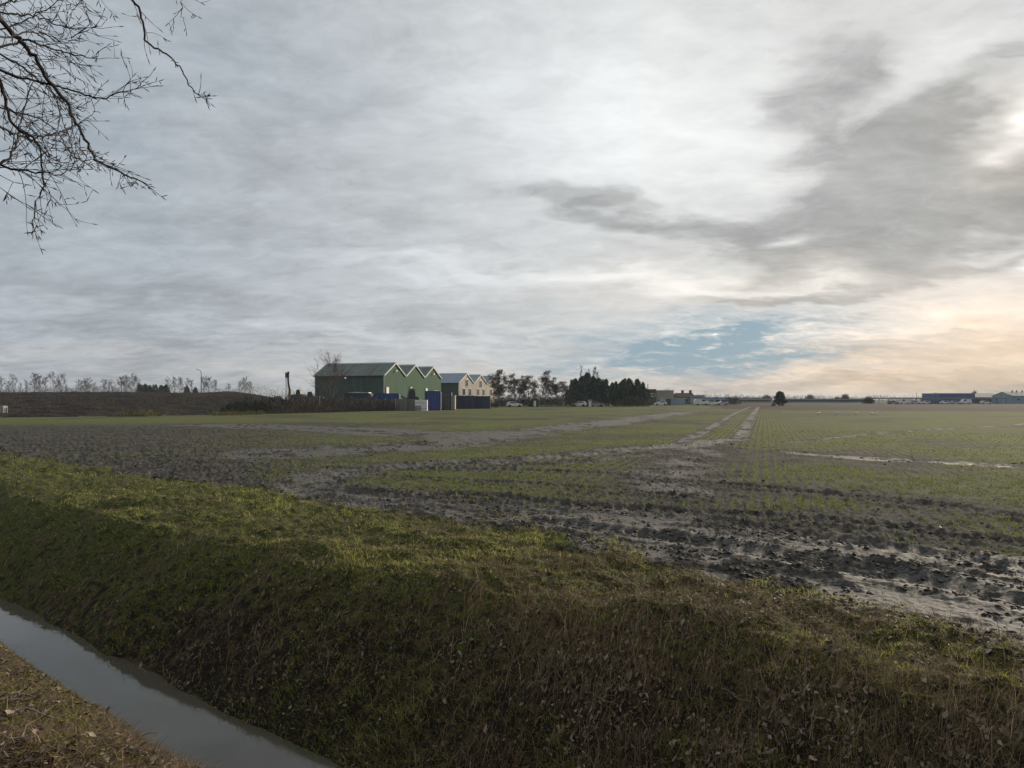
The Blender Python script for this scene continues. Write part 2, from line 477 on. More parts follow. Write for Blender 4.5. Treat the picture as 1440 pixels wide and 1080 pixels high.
# ------------------------------------------------------------------ ground materials
m_field, k, b = material("field_soil", 0.8)
pos = wpos(k)
n_f = k.noise(pos, 9.0, 5, 0.65); n_m = k.noise(pos, 1.1, 5, 0.6); n_l = k.noise(pos, 0.11, 4, 0.6); n_s = k.noise(pos, 30.0, 3, 0.6)
soil = k.mix(k.ramp(n_f, 0.35, 0.68), (0.022, 0.021, 0.020), (0.085, 0.080, 0.073))
soil = k.mix(k.m('MULTIPLY', k.ramp(n_m, 0.40, 0.62), 0.55), soil, (0.105, 0.099, 0.090))
silt = k.mix(k.ramp(n_s, 0.3, 0.7), (0.070, 0.067, 0.062), (0.120, 0.115, 0.105))
ms_ = k.new('ShaderNodeMapping'); ms_.inputs['Rotation'].default_value = (0, 0, R(38)); ms_.inputs['Scale'].default_value = (0.45, 1.5, 1.0)
k.put(ms_.inputs[0], pos)
n_st = k.noise(ms_.outputs[0], 5.5, 6, 0.68, 0.4)     # smears drawn out along the headland
silt = k.mix(k.ramp(n_st, 0.50, 0.58), silt, (0.034, 0.032, 0.030))
silt = k.mix(k.ramp(k.noise(ms_.outputs[0], 24.0, 5, 0.7), 0.51, 0.58), silt, (0.026, 0.025, 0.024))
silt = k.mix(k.ramp(k.noise(pos, 1.4, 4, 0.6), 0.60, 0.72), silt, (0.070, 0.056, 0.038))
wet = k.attr('wet')
wetm = k.ramp(k.m('ADD', wet, k.m('MULTIPLY', k.m('SUBTRACT', n_m, 0.5), 0.5)), 0.25, 0.65)
colr = k.mix(wetm, soil, silt)
# young crop, seen between the soil
gr = k.mix(k.ramp(n_m, 0.3, 0.7), (0.085, 0.115, 0.031), (0.138, 0.160, 0.052))
gr = k.mix(k.ramp(n_l, 0.35, 0.65), gr, (0.112, 0.114, 0.050))
rd_ = k.new('ShaderNodeVectorMath', operation='DOT_PRODUCT'); k.put(rd_.inputs[0], pos); rd_.inputs[1].default_value = (RN[0], RN[1], 0)
rph = k.m('ADD', k.m('MULTIPLY', rd_.outputs['Value'], 2 * math.pi / 0.29), k.m('MULTIPLY', k.noise(pos, 0.15, 2), 1.6))
rowa = k.m('MULTIPLY_ADD', k.m('SINE', rph), 0.5, 0.5)
cover = k.m('ADD', k.m('MULTIPLY', k.noise(pos, 6.0, 4, 0.7), 0.75), k.m('MULTIPLY', rowa, 0.46))
cover = k.m('SUBTRACT', cover, k.m('SUBTRACT', 1.06, k.m('MULTIPLY', k.attr('green'), 0.62)))
gmask = k.ramp(cover, -0.14, 0.12)
gmask = k.m('MULTIPLY', gmask, k.attr('far'))
colr = k.mix(gmask, colr, gr)
# bare stubble ground past the crop
stub = k.mix(k.ramp(n_l, 0.35, 0.65), (0.070, 0.058, 0.046), (0.042, 0.038, 0.034))
colr = k.mix(k.attr('past'), colr, stub)
k.put(b.inputs['Base Color'], colr)
rgh = k.m('MULTIPLY_ADD', wetm, -0.20, 1.0)
k.put(b.inputs['Roughness'], rgh)
k.put(b.inputs['Specular IOR Level'], k.m('MULTIPLY_ADD', wetm, 0.22, 0.03))
bn = k.new('ShaderNodeBump'); bn.inputs['Strength'].default_value = 0.8; bn.inputs['Distance'].default_value = 0.02
k.put(bn.inputs['Height'], k.m('SUBTRACT', k.m('ADD', n_f, k.m('MULTIPLY', n_s, 0.5)), k.m('MULTIPLY', n_st, -0.9)))
k.put(b.inputs['Normal'], bn.outputs[0])

m_berm, k, b = material("ploughed_soil", 0.85)
pos = wpos(k)
st_ = k.new('ShaderNodeMapping'); st_.inputs['Scale'].default_value = (0.25, 1.0, 1.0); st_.inputs['Rotation'].default_value = (0, 0, R(-8))
k.put(st_.inputs[0], pos)
n1, n2 = k.noise(st_.outputs[0], 0.9, 6, 0.68), k.noise(pos, 0.09, 4, 0.6)
n3 = k.noise(pos, 3.0, 4, 0.7)
cc = k.mix(k.ramp(n1, 0.35, 0.66), (0.012, 0.011, 0.010), (0.055, 0.048, 0.042))
cc = k.mix(k.m('MULTIPLY', k.ramp(n2, 0.48, 0.62), 0.5), cc, (0.050, 0.036, 0.024))
cc = k.mix(k.ramp(n3, 0.62, 0.72), cc, (0.085, 0.075, 0.06))
b.inputs['Specular IOR Level'].default_value = 0.05
k.put(b.inputs['Base Color'], cc)
bn = k.new('ShaderNodeBump'); bn.inputs['Strength'].default_value = 1.0; bn.inputs['Distance'].default_value = 0.6
k.put(bn.inputs['Height'], k.m('ADD', n1, n3)); k.put(b.inputs['Normal'], bn.outputs[0])

def turf(name, g1, g2, dry, dirt):
    m, k, b = material(name, 0.85)
    pos = wpos(k)
    a_, c_, d_ = k.noise(pos, 26.0, 4, 0.7), k.noise(pos, 3.2, 6, 0.72), k.noise(pos, 9.0, 5, 0.7)
    x = k.mix(k.ramp(a_, 0.35, 0.65), g1, g2)
    x = k.mix(k.ramp(k.m('ADD', c_, k.m('MULTIPLY', k.attr('litter'), 0.28)), 0.52, 0.72), x, dry)
    x = k.mix(k.ramp(k.m('ADD', d_, k.m('MULTIPLY', k.attr('litter'), 0.20)), 0.50, 0.66), x, dirt)
    k.put(b.inputs['Base Color'], x)
    b.inputs['Specular IOR Level'].default_value = 0.1
    bn = k.new('ShaderNodeBump'); bn.inputs['Strength'].default_value = 1.0; bn.inputs['Distance'].default_value = 0.04
    k.put(bn.inputs['Height'], k.m('ADD', a_, d_)); k.put(b.inputs['Normal'], bn.outputs[0])
    return m
m_bank = turf("bank_turf", (0.036, 0.046, 0.012), (0.115, 0.125, 0.030), (0.098, 0.070, 0.038), (0.024, 0.019, 0.014))
m_near = turf("near_turf", (0.050, 0.052, 0.020), (0.10, 0.090, 0.038), (0.13, 0.10, 0.062), (0.04, 0.032, 0.024))

# ------------------------------------------------------------------ terrain: one sheet, finest in front, split by what it is
azs = np.concatenate((np.linspace(-180, -60, 40, endpoint=False), np.linspace(-60, -41, 110, endpoint=False),
                      np.linspace(-41, 41, 1000, endpoint=False), np.linspace(41, 60, 110, endpoint=False), np.linspace(60, 180, 41)))
inv = np.linspace(1 / 0.9, 1 / 3.4, 90, endpoint=False)
inv = np.concatenate((inv, np.linspace(1 / 3.4, 1 / 60.0, 560, endpoint=False)))
rad = 1 / inv
rad = np.concatenate((rad, np.geomspace(60, 260, 150, endpoint=False), np.geomspace(260, 4200, 40)))
A, Rr = np.meshgrid(np.radians(azs), rad)
gx, gy = Rr * np.sin(A), Rr * np.cos(A)
L = land(gx, gy)
gz = L['z']
nr, na = gx.shape
vid = np.arange(nr * na).reshape(nr, na)
quads = np.stack((vid[:-1, :-1], vid[:-1, 1:], vid[1:, 1:], vid[1:, :-1]), -1).reshape(-1, 4)[:, ::-1]
V = np.stack((gx, gy, gz), -1).reshape(-1, 3)
far_attr = sm(np.hypot(gx, gy), 7, 34) * 0.65 + 0.35
lit = np.clip(sm(-L['n'], -L['c'] - 0.2, -3.9) * 0.9 * (0.25 + 0.75 * sm(L['t'], -13, -5)) * (0.4 + 1.1 * fbm(gx * 0.7, gy * 0.7, 55, 3)) + 0.35 * sm(L['t'], -9, 2), 0, 1)
attr_all = dict(green=L['green'], wet=L['wet'], rows=L['rows'], past=L['past'], far=far_attr, litter=lit)
qc = quads.mean
fn = L['n'].ravel()[quads].mean(1); finf = L['infield'].ravel()[quads].mean(1); fonb = L['onb'].ravel()[quads].mean(1)
mid = (3.36)
kindq = np.where(fn < mid, 0, np.where(finf < 0.5, 1, np.where(fonb > 0.5, 3, 2)))
def cut(which, name, mat, smooth=True):
    qs = quads[kindq == which]
    used = np.unique(qs)
    remap = np.zeros(len(V), dtype=np.int64); remap[used] = np.arange(len(used))
    me = mesh_np(name, V[used], quads=remap[qs], attrs={k_: v.ravel()[used] for k_, v in attr_all.items()}, smooth=smooth)
    return put(link(name, me, mat), kind='structure')
cut(0, 'near_bank', m_near)
cut(1, 'ditch_bank', m_bank)
cut(2, 'field', m_field)
cut(3, 'ploughed_mound', m_berm)
# plug under the photographer's feet so the sheet has no hole
me = mesh_np('road_verge', [(1.3 * math.cos(a_), 1.3 * math.sin(a_), 0.28) for a_ in np.linspace(0, 2 * math.pi, 24, endpoint=False)] + [(0, 0, 0.30)],
             tris=[(i, (i + 1) % 24, 24) for i in range(24)], attrs=dict(litter=np.full(25, 0.4)))
put(link('road_verge', me, m_near), kind='structure')

# ------------------------------------------------------------------ ditch water
m_water, k, b = material("ditch_water", 0.04)
pos = wpos(k)
k.put(b.inputs['Base Color'], k.mix(k.noise(pos, 0.9, 4, 0.6), (0.072, 0.066, 0.052), (0.094, 0.087, 0.070)))
b.inputs['IOR'].default_value = 1.42
b.inputs['Specular Tint'].default_value = (1.0, 0.95, 0.86, 1)
bn = k.new('ShaderNodeBump'); bn.inputs['Strength'].default_value = 0.08; bn.inputs['Distance'].default_value = 0.02
k.put(bn.inputs['Height'], k.noise(pos, 3.0, 2)); k.put(b.inputs['Normal'], bn.outputs[0])
tt = np.linspace(-70, 40, 60)
wv = []
for t_ in tt:
    for n_ in (2.55, 4.1):
        p_ = DT * t_ + DN * n_
        wv.append((p_[0], p_[1], WATER_Z))
wq = [(2 * i, 2 * i + 2, 2 * i + 3, 2 * i + 1) for i in range(len(tt) - 1)]
put(link('water', mesh_np('water', wv, quads=wq), m_water), kind='structure')

# ------------------------------------------------------------------ ground cover: blades, crop, leaves
def sample(nn, r0, r1, half=41.0):
    a_ = R(1) * rng.uniform(-half, half, nn)
    r_ = 1 / rng.uniform(1 / r1, 1 / r0, nn)
    return r_ * np.sin(a_), r_ * np.cos(a_), r_
def blades(p, hgt, lean, wid, attrs):
    """p base (N,3); lean (N,2) tip offset; five-point bent blades"""
    N = len(p)
    th = rng.uniform(0, 2 * np.pi, N)
    wx, wy = np.cos(th) * wid / 2, np.sin(th) * wid / 2
    v = np.empty((N, 5, 3), np.float32)
    v[:, 0] = p + np.stack((wx, wy, -0.01 + 0 * wx), 1)
    v[:, 1] = p - np.stack((wx, wy, 0.01 + 0 * wx), 1)
    m_ = p + np.stack((lean[:, 0] * 0.36, lean[:, 1] * 0.36, hgt * 0.62), 1)
    v[:, 2] = m_ - np.stack((wx, wy, 0 * wx), 1) * 0.75
    v[:, 3] = m_ + np.stack((wx, wy, 0 * wx), 1) * 0.75
    v[:, 4] = p + np.stack((lean[:, 0], lean[:, 1], hgt), 1)
    b_ = np.arange(N) * 5
    qd = np.stack((b_, b_ + 1, b_ + 2, b_ + 3), 1)
    tr = np.stack((b_ + 3, b_ + 2, b_ + 4), 1)
    return v.reshape(-1, 3), qd, tr, {k_: np.repeat(v_, 5) for k_, v_ in attrs.items()}
def foliage_mat(name, cols, rough=0.7, thin=0.0):
    """cols: three colours along attribute tone 0 .. 0.5 .. 1, attribute val for brightness"""
    m, k, b = material(name, rough)
    t_ = k.attr('tone')
    x = k.mix(k.ramp(t_, 0.0, 0.5), cols[0], cols[1])
    x = k.mix(k.ramp(t_, 0.5, 1.0), x, cols[2])
    s_ = k.new('ShaderNodeVectorMath', operation='SCALE')
    k.put(s_.inputs[0], x); k.put(s_.inputs['Scale'], k.attr('val'))
    k.put(b.inputs['Base Color'], s_.outputs[0])
    b.inputs['Specular IOR Level'].default_value = 0.12
    if thin:
        tl = k.new('ShaderNodeBsdfTranslucent'); k.put(tl.inputs[0], s_.outputs[0])
        mx_ = k.new('ShaderNodeMixShader'); mx_.inputs[0].default_value = thin
        out = m.node_tree.nodes['Material Output']
        k.put(mx_.inputs[1], b.outputs[0]); k.put(mx_.inputs[2], tl.outputs[0]); k.put(out.inputs[0], mx_.outputs[0])
    return m
m_grass = foliage_mat("grass_blades", ((0.085, 0.136, 0.018), (0.200, 0.205, 0.042), (0.280, 0.215, 0.110)), thin=0.35)
m_straw = foliage_mat("dead_straw", ((0.085, 0.058, 0.033), (0.205, 0.142, 0.083), (0.38, 0.29, 0.185)), thin=0.15)
m_crop = foliage_mat("crop_leaves", ((0.090, 0.135, 0.026), (0.165, 0.195, 0.046), (0.23, 0.23, 0.085)), thin=0.4)
m_leaf = foliage_mat("dead_leaves", ((0.050, 0.034, 0.022), (0.145, 0.105, 0.070), (0.25, 0.208, 0.160)), 0.65)

def grow(name, nn, r0, r1, accept, shape, mat, label, cat):
    x, y, r_ = sample(nn, r0, r1)
    Lk = land(x, y)
    keep = rng.random(nn) < accept(x, y, r_, Lk)
    x, y, r_ = x[keep], y[keep], r_[keep]
    Lk = {k_: v[keep] for k_, v in Lk.items()}
    p = np.stack((x, y, Lk['z']), 1)
    hgt, lean, wid, tone, val = shape(x, y, r_, Lk)
    v, qd, tr, at = blades(p, hgt, lean, np.maximum(wid, r_ * 0.0008), dict(tone=tone, val=val))
    pass
    return put(link(name, mesh_np(name, v, quads=qd, tris=tr, attrs=at), mat), label, cat, kind='stuff')
def bankness(Lk):
    return sm(-(Lk['n'] - Lk['c']), -0.3, 0.4)
def greenpatch(x, y):
    return sm(fbm(x * 1.1, y * 1.1, 101, 4), 0.42, 0.56)
def dryness(x, y, Lk):
    n_, t_ = Lk['n'], Lk['t']
    upper = np.exp(-((n_ - (Lk['c'] - 0.55)) / 0.55) ** 2)
    d_ = 0.06 + 0.14 * sm(t_, -14, -6) + 0.40 * sm(t_, -8, -1) * bankness(Lk) + 0.30 * upper * sm(t_, -9, -5) + 0.25 * (fbm(x * 0.6, y * 0.6, 111, 3) - 0.5) + (0.22 + 0.22 * sm(-t_, 12, 22)) * (1 - bankness(Lk)) + 0.45 * sm(fbm(x * 1.9, y * 1.9, 117, 4), 0.54, 0.66) * (0.4 + 0.6 * (1 - bankness(Lk)))
    return np.clip(d_ + 0.55 * (1 - greenpatch(x, y)) - 0.13, 0, 1)
def rand_lean(N, lo, hi):
    a_ = rng.uniform(0, 2 * np.pi, N); l_ = rng.uniform(lo, hi, N)
    return np.stack((np.cos(a_) * l_, np.sin(a_) * l_), 1)

def acc_grass(x, y, r_, Lk):
    ok = (Lk['n'] > Lk['wf'] - 0.02) | (Lk['n'] < Lk['wn'] + 0.0)
    tufts = 0.75 * Lk['infield'] * sm(-(Lk['n'] - verge_edge(Lk['t'])), -2.2, -0.2) * sm(fbm(x * 1.5, y * 1.5, 161, 3), 0.58, 0.66) * sm(Lk['t'], -12, -5)
    return tufts + ok * (1 - Lk['infield']) * np.clip(1.12 - 1.0 * dryness(x, y, Lk), 0.05, 1) * (0.30 + 0.70 * greenpatch(x, y))
def shp_grass(x, y, r_, Lk):
    N = len(x)
    bk = bankness(Lk)
    tuft = sm(fbm(x * 3.5, y * 3.5, 121, 3), 0.48, 0.66)
    h = (0.011 + 0.020 * rng.random(N)) * (1 + 1.2 * tuft) * (1 + 0.15 * bk)
    le = rand_lean(N, 0.01, 0.065) * (1 + 0.8 * tuft)[:, None]
    le -= (DN * 0.03)[None, :] * bk[:, None] * (Lk['n'] > 3.4)[:, None]
    near_ = (Lk['n'] < 3.2)
    tone = np.clip(0.10 + 0.42 * rng.random(N) + 0.40 * dryness(x, y, Lk) * rng.random(N) + 0.16 * near_ + 0.17 * (1 - bk), 0, 1)
    h = h * np.where(near_, 0.55, 1.0); le = le * np.where(near_, 0.8, 1.0)[:, None]
    val = (0.55 + 0.9 * rng.random(N)) * np.where(near_, 1.05, 1.42 + 0.45 * (1 - bk))
    return h, le, np.full(N, 0.0036) + 0.002 * rng.random(N), tone, val
grow('grass', 330000, 2.4, 42, acc_grass, shp_grass, m_grass, 'short rough green grass on the verge and ditch banks', 'grass')

def acc_straw(x, y, r_, Lk):
    ok = (Lk['n'] > Lk['wf'] - 0.06) | (Lk['n'] < Lk['wn'] + 0.03)
    return ok * (1 - Lk['infield']) * np.clip(0.10 + 0.9 * dryness(x, y, Lk) - 0.05 * (Lk['n'] < 3), 0, 1)
def shp_straw(x, y, r_, Lk):
    N = len(x)
    up = rng.random(N) < 0.09 * (0.3 + sm(Lk['t'], -9, -3))
    h = np.where(up, 0.06 + 0.12 * rng.random(N), 0.008 + 0.035 * rng.random(N))
    ln = rng.uniform(0.03, 0.17, N); a_ = rng.uniform(0, 2 * np.pi, N)
    le = np.stack((np.cos(a_) * ln, np.sin(a_) * ln), 1)
    slope = np.where((Lk['n'] > Lk['wf']) & (Lk['n'] < Lk['c']), 0.8, 0.0) * np.where(Lk['n'] < 3.2, 0, 1)
    h = h + (le @ DN) * slope                       # lie along the slope
    h = h * np.where(Lk['n'] < 3.2, 0.6, 1.0)
    tone = np.clip(rng.normal(0.42, 0.25, N), 0, 1)
    return h, le, np.full(N, 0.0040), tone, 0.6 + 0.75 * rng.random(N)
grow('dead_grass', 330000, 2.4, 36, acc_straw, shp_straw, m_straw, 'brown dead grass stalks lying over the ditch banks', 'dead grass')

def acc_crop(x, y, r_, Lk):
    rowp = 0.30 + 0.70 * sm(Lk['rows'], 0.45, 0.85)
    return np.clip(Lk['green'] * 1.15 - 0.12, 0, 1) ** 1.3 * rowp * (0.22 + 0.78 * sm(fbm(x * 1.6, y * 1.6, 131, 4), 0.38, 0.6))
def shp_crop(x, y, r_, Lk):
    N = len(x)
    h = 0.022 + 0.040 * rng.random(N)
    le = rand_lean(N, 0.015, 0.06)
    tone = np.clip(0.25 + 0.5 * rng.random(N) + 0.25 * (fbm(x * 0.3, y * 0.3, 141, 3) - 0.4), 0, 1)
    return h, le, np.full(N, 0.0045), tone, 0.7 + 0.6 * rng.random(N)
grow('crop_seedlings', 520000, 5.5, 48, acc_crop, shp_crop, m_crop, 'thin rows of young green crop over the muddy field', 'crop')

# leaf litter: small curled five-faced leaves
def litter(nn):
    x, y, r_ = sample(nn, 2.3, 22)
    Lk = land(x, y)
    cl_ = sm(fbm(x * 1.4, y * 1.4, 151, 4), 0.36, 0.66)
    ok = ((Lk['n'] > Lk['wf'] - 0.03) | (Lk['n'] < Lk['wn']))
    inf_ = Lk['infield']
    pr = ok * (0.12 + 0.88 * cl_) * np.where(inf_ > 0.5, 0.14 * (Lk['n'] < 12), 1.0) * (0.35 + 0.65 * sm(Lk['t'], -14, -4) + 0.9 * (Lk['n'] < 3))
    kp = rng.random(nn) < pr
    x, y, z, t_ = x[kp], y[kp], Lk['z'][kp], Lk['t'][kp]
    slope = (np.where((Lk['n'] > Lk['wf']) & (Lk['n'] < Lk['c']), 0.75, 0.0) * np.where(Lk['n'] < 3.2, 0, 1))[kp]
    N = len(x)
    pass
    s_ = (0.0065 + 0.011 * rng.random(N) ** 1.6) * np.where(rng.random(N) < 0.12, 1.5, 1)
    base = np.array([(-1.25, 0, .05), (-.5, .62, .25), (.55, .60, .30), (1.35, 0, .15), (.5, -.62, .30), (-.55, -.60, .22), (0, 0, -.02), (-2.0, .1, .12)])
    fl = np.stack((rng.uniform(-.8, 1.5, N),) * 8, 1)
    bx, by, bz = base[:, 0][None, :] * s_[:, None], base[:, 1][None, :] * s_[:, None] * rng.uniform(.6, 1.1, (N, 1)), base[:, 2][None, :] * s_[:, None] * fl * 1.6
    bx = bx + rng.normal(0, .28, (N, 8)) * s_[:, None]; by = by + rng.normal(0, .25, (N, 8)) * s_[:, None]
    a_ = rng.uniform(0, 2 * np.pi, (N, 1)); ti = rng.normal(0, 0.35, (N, 1)); ti2 = rng.normal(0, 0.35, (N, 1))
    X = bx * np.cos(a_) - by * np.sin(a_); Y = bx * np.sin(a_) + by * np.cos(a_)
    Z = bz + X * ti + Y * ti2 + (X * DN[0] + Y * DN[1]) * slope[:, None]
    v = np.stack((X + x[:, None], Y + y[:, None], Z + (z + 0.012 + 0.02 * rng.random(N))[:, None]), -1).reshape(-1, 3)
    b_ = np.arange(N)[:, None] * 8
    tri = np.array([(6, 0, 1), (6, 1, 2), (6, 2, 3), (6, 3, 4), (6, 4, 5), (6, 5, 0)])
    tr = (b_[:, :, None] + tri[None]).reshape(-1, 3)
    tone = np.clip(rng.normal(0.50, 0.30, N), 0, 1)
    val = 0.6 + 0.8 * rng.random(N)
    me = mesh_np('leaf_litter', v, tris=tr, attrs=dict(tone=np.repeat(tone, 8), val=np.repeat(val, 8)))
    put(link('leaf_litter', me, m_leaf), 'fallen brown leaves scattered over the grass and mud', 'dead leaves', kind='stuff')
litter(90000)

# loose clods of wet earth thrown up along the ruts and the headland
def clods(nn):
    x, y, r_ = sample(nn, 4.6, 34)
    Lk = land(x, y)
    grp = sm(0.6 * fbm(Lk['t'] * 1.1, Lk['n'] * 3.2, 171, 4) + 0.4 * fbm(x * 5, y * 5, 172, 2), 0.42, 0.60)
    kp = rng.random(nn) < Lk['infield'] * np.clip(0.05 + 0.75 * Lk['head'] + 0.55 * Lk['bare'] + 0.35 * Lk['dark'], 0, 1) * grp
    x, y, r_, z = x[kp], y[kp], r_[kp], Lk['z'][kp]
    N = len(x)
    s_ = (0.007 + 0.024 * rng.random(N) ** 2.4) * np.maximum(1, r_ / 16)
    oc = np.array([(1, 0, 0), (0, 1, 0), (-1, 0, 0), (0, -1, 0), (0, 0, .8), (0, 0, -.6), (.7, .7, .25), (-.7, -.6, .3)], float)
    v = oc[None] * rng.uniform(.6, 1.35, (N, 8, 1)) + rng.normal(0, .12, (N, 8, 3))
    st_ = rng.uniform(.7, 1.9, N)[:, None]; a_ = rng.normal(R(-38), .5, N)[:, None]
    X, Y = v[:, :, 0] * st_, v[:, :, 1]
    X, Y = X * np.cos(a_) - Y * np.sin(a_), X * np.sin(a_) + Y * np.cos(a_)
    v = np.stack((X * s_[:, None] + x[:, None], Y * s_[:, None] + y[:, None], v[:, :, 2] * s_[:, None] * .8 + (z + .2 * s_)[:, None]), -1)
    fc = np.array([(0, 6, 4), (6, 1, 4), (1, 2, 4), (2, 7, 4), (7, 3, 4), (3, 0, 4), (0, 5, 6), (6, 5, 1), (1, 5, 2), (2, 5, 7), (7, 5, 3), (3, 5, 0)])
    tr = ((np.arange(N) * 8)[:, None, None] + fc[None]).reshape(-1, 3)
    me = mesh_np('soil_clods', v.reshape(-1, 3), tris=tr, attrs=dict(tone=np.repeat(rng.random(N), 8), val=np.repeat(rng.uniform(.6, 1.4, N), 8)))
    put(link('soil_clods', me, m_clod), 'dark wet clods of earth along the ruts and muddy headland', 'soil', kind='stuff')
m_clod = foliage_mat("wet_clods", ((0.030, 0.028, 0.026), (0.058, 0.053, 0.048), (0.110, 0.102, 0.090)), .75)
clods(70000)
# broken twigs dropped on the near bank and the far slope
m_stick = simple("grey_stick", (0.16, 0.13, 0.10), 0.85, 0.3, 20.0)
STICKS = [(60, 1012, .22, 20, 'pale stick lying across the near bank by the water'), (190, 1040, .34, -25, 'long pale stick slanting down the near bank'), (28, 1046, .16, 60, 'short stick among leaves on the near bank'),
          (845, 985, .30, -40, 'thin dead stick leaning on the brown ditch slope'), (1035, 985, .26, -55, 'pale bent stick on the slope below the muddy verge'), (760, 962, .24, 15, 'curved stick lying on the middle of the ditch slope')]

# ------------------------------------------------------------------ helpers: built things
def ground_z(x, y):
    return float(land(np.array([x * 1.0]), np.array([y * 1.0]))['z'][0])
def thing(name, label, cat, loc=(0, 0, 0), rz=0.0, group=None):
    o = bpy.data.objects.new(name, None)
    o.empty_display_size = 0.3
    col.objects.link(o)
    o.location = loc; o.rotation_euler = (0, 0, rz)
    return put(o, label, cat, group)
def copy_tree(o, parent=None):
    c = o.copy(); col.objects.link(c)
    if parent: c.parent = parent
    for ch in list(o.children):
        copy_tree(ch, c)
    return c
class MB:
    def __init__(s): s.v = []; s.f = []
    def add(s, vs, fs):
        b = len(s.v); s.v += [tuple(p) for p in vs]; s.f += [tuple(b + i for i in f) for f in fs]; return s
    def box(s, x0, x1, y0, y1, z0, z1):
        vs = [(x, y, z) for z in (z0, z1) for x, y in ((x0, y0), (x1, y0), (x1, y1), (x0, y1))]
        return s.add(vs, [(3, 2, 1, 0), (4, 5, 6, 7), (0, 1, 5, 4), (1, 2, 6, 5), (2, 3, 7, 6), (3, 0, 4, 7)])
    def prism(s, prof, a0, a1, axis='y'):
        """prof: outline in the other two axes (x,z for 'y'; y,z for 'x')"""
        n = len(prof)
        mk = (lambda p, a: (p[0], a, p[1])) if axis == 'y' else (lambda p, a: (a, p[0], p[1]))
        vs = [mk(p, a0) for p in prof] + [mk(p, a1) for p in prof]
        fs = [tuple(range(n)), tuple(range(2 * n - 1, n - 1, -1))] + [(i, n + i, n + (i + 1) % n, (i + 1) % n) for i in range(n)]
        return s.add(vs, fs)
    def tube(s, pts, rad, k=5):
        pts = [Vector(p) for p in pts]; vs = []
        for i, p in enumerate(pts):
            d = (pts[min(i + 1, len(pts) - 1)] - pts[max(i - 1, 0)]).normalized()
            a = d.cross(Vector((0, 0, 1)) if abs(d.z) < 0.9 else Vector((1, 0, 0))).normalized(); b = d.cross(a)
            r = rad[i] if isinstance(rad, (list, tuple)) else rad
            vs += [p + (a * math.cos(2 * math.pi * j / k) + b * math.sin(2 * math.pi * j / k)) * r for j in range(k)]
        fs = [(i * k + j, i * k + (j + 1) % k, (i + 1) * k + (j + 1) % k, (i + 1) * k + j) for i in range(len(pts) - 1) for j in range(k)]
        fs += [tuple(range(k - 1, -1, -1)), tuple(range((len(pts) - 1) * k, len(pts) * k))]
        return s.add(vs, fs)
    def blob(s, c, r, seg=10, rings=6):
        vs, fs = [], []
        for i in range(rings + 1):
            th = math.pi * i / rings
            for j in range(seg):
                ph = 2 * math.pi * j / seg
                vs.append((c[0] + r[0] * math.sin(th) * math.cos(ph), c[1] + r[1] * math.sin(th) * math.sin(ph), c[2] + r[2] * math.cos(th)))
        for i in range(rings):
            for j in range(seg):
                fs.append((i * seg + j, (i + 1) * seg + j, (i + 1) * seg + (j + 1) % seg, i * seg + (j + 1) % seg))
        return s.add(vs, fs)
    def mesh(s, name, mat=None):
        me = bpy.data.meshes.new(name); me.from_pydata(s.v, [], s.f); me.update()
        if mat: me.materials.append(mat)
        return me
    def build(s, name, mat, parent=None, bevel=0.0):
        me = s.mesh(name, mat)
        bm = bmesh.new(); bm.from_mesh(me); bmesh.ops.recalc_face_normals(bm, faces=bm.faces)
        if bevel:
            bmesh.ops.bevel(bm, geom=list(bm.edges), offset=bevel, segments=2, affect='EDGES', clamp_overlap=True)
        bm.to_mesh(me); bm.free()
        o = bpy.data.objects.new(name, me); col.objects.link(o)
        if parent: o.parent = parent
        return o

def corrugated(name, rgb, rough, var, pitch, axis, depth=0.05):
    m, k, b = material(name, rough)
    tc = k.new('ShaderNodeTexCoord').outputs['Object']
    sp = k.new('ShaderNodeSeparateXYZ'); k.put(sp.inputs[0], tc)
    if axis == 'xy': a_ = k.m('ADD', sp.outputs[0], sp.outputs[1])
    else: a_ = sp.outputs['XYZ'.index(axis.upper())]
    wv_ = k.m('SINE', k.m('MULTIPLY', a_, 2 * math.pi / pitch))
    mpn = k.new('ShaderNodeMapping'); mpn.inputs['Scale'].default_value = (1, 1, 0.15); k.put(mpn.inputs[0], tc)
    st = k.noise(mpn.outputs[0], 0.9, 5, 0.65)
    pan = k.new('ShaderNodeTexWhiteNoise', noise_dimensions='1D'); k.put(pan.inputs['W'], k.m('FLOOR', k.m('DIVIDE', a_, 1.1)))
    f = k.m('ADD', k.m('MULTIPLY', k.ramp(st, 0.3, 0.72), 0.65), k.m('MULTIPLY', pan.outputs['Value'], 0.35))
    k.put(b.inputs['Base Color'], k.mix(f, tuple(c * (1 - var) for c in rgb), tuple(min(1, c * (1 + var)) for c in rgb)))
    bn = k.new('ShaderNodeBump'); bn.inputs['Strength'].default_value = 0.6; bn.inputs['Distance'].default_value = depth
    k.put(bn.inputs['Height'], wv_); k.put(b.inputs['Normal'], bn.outputs[0])
    return m

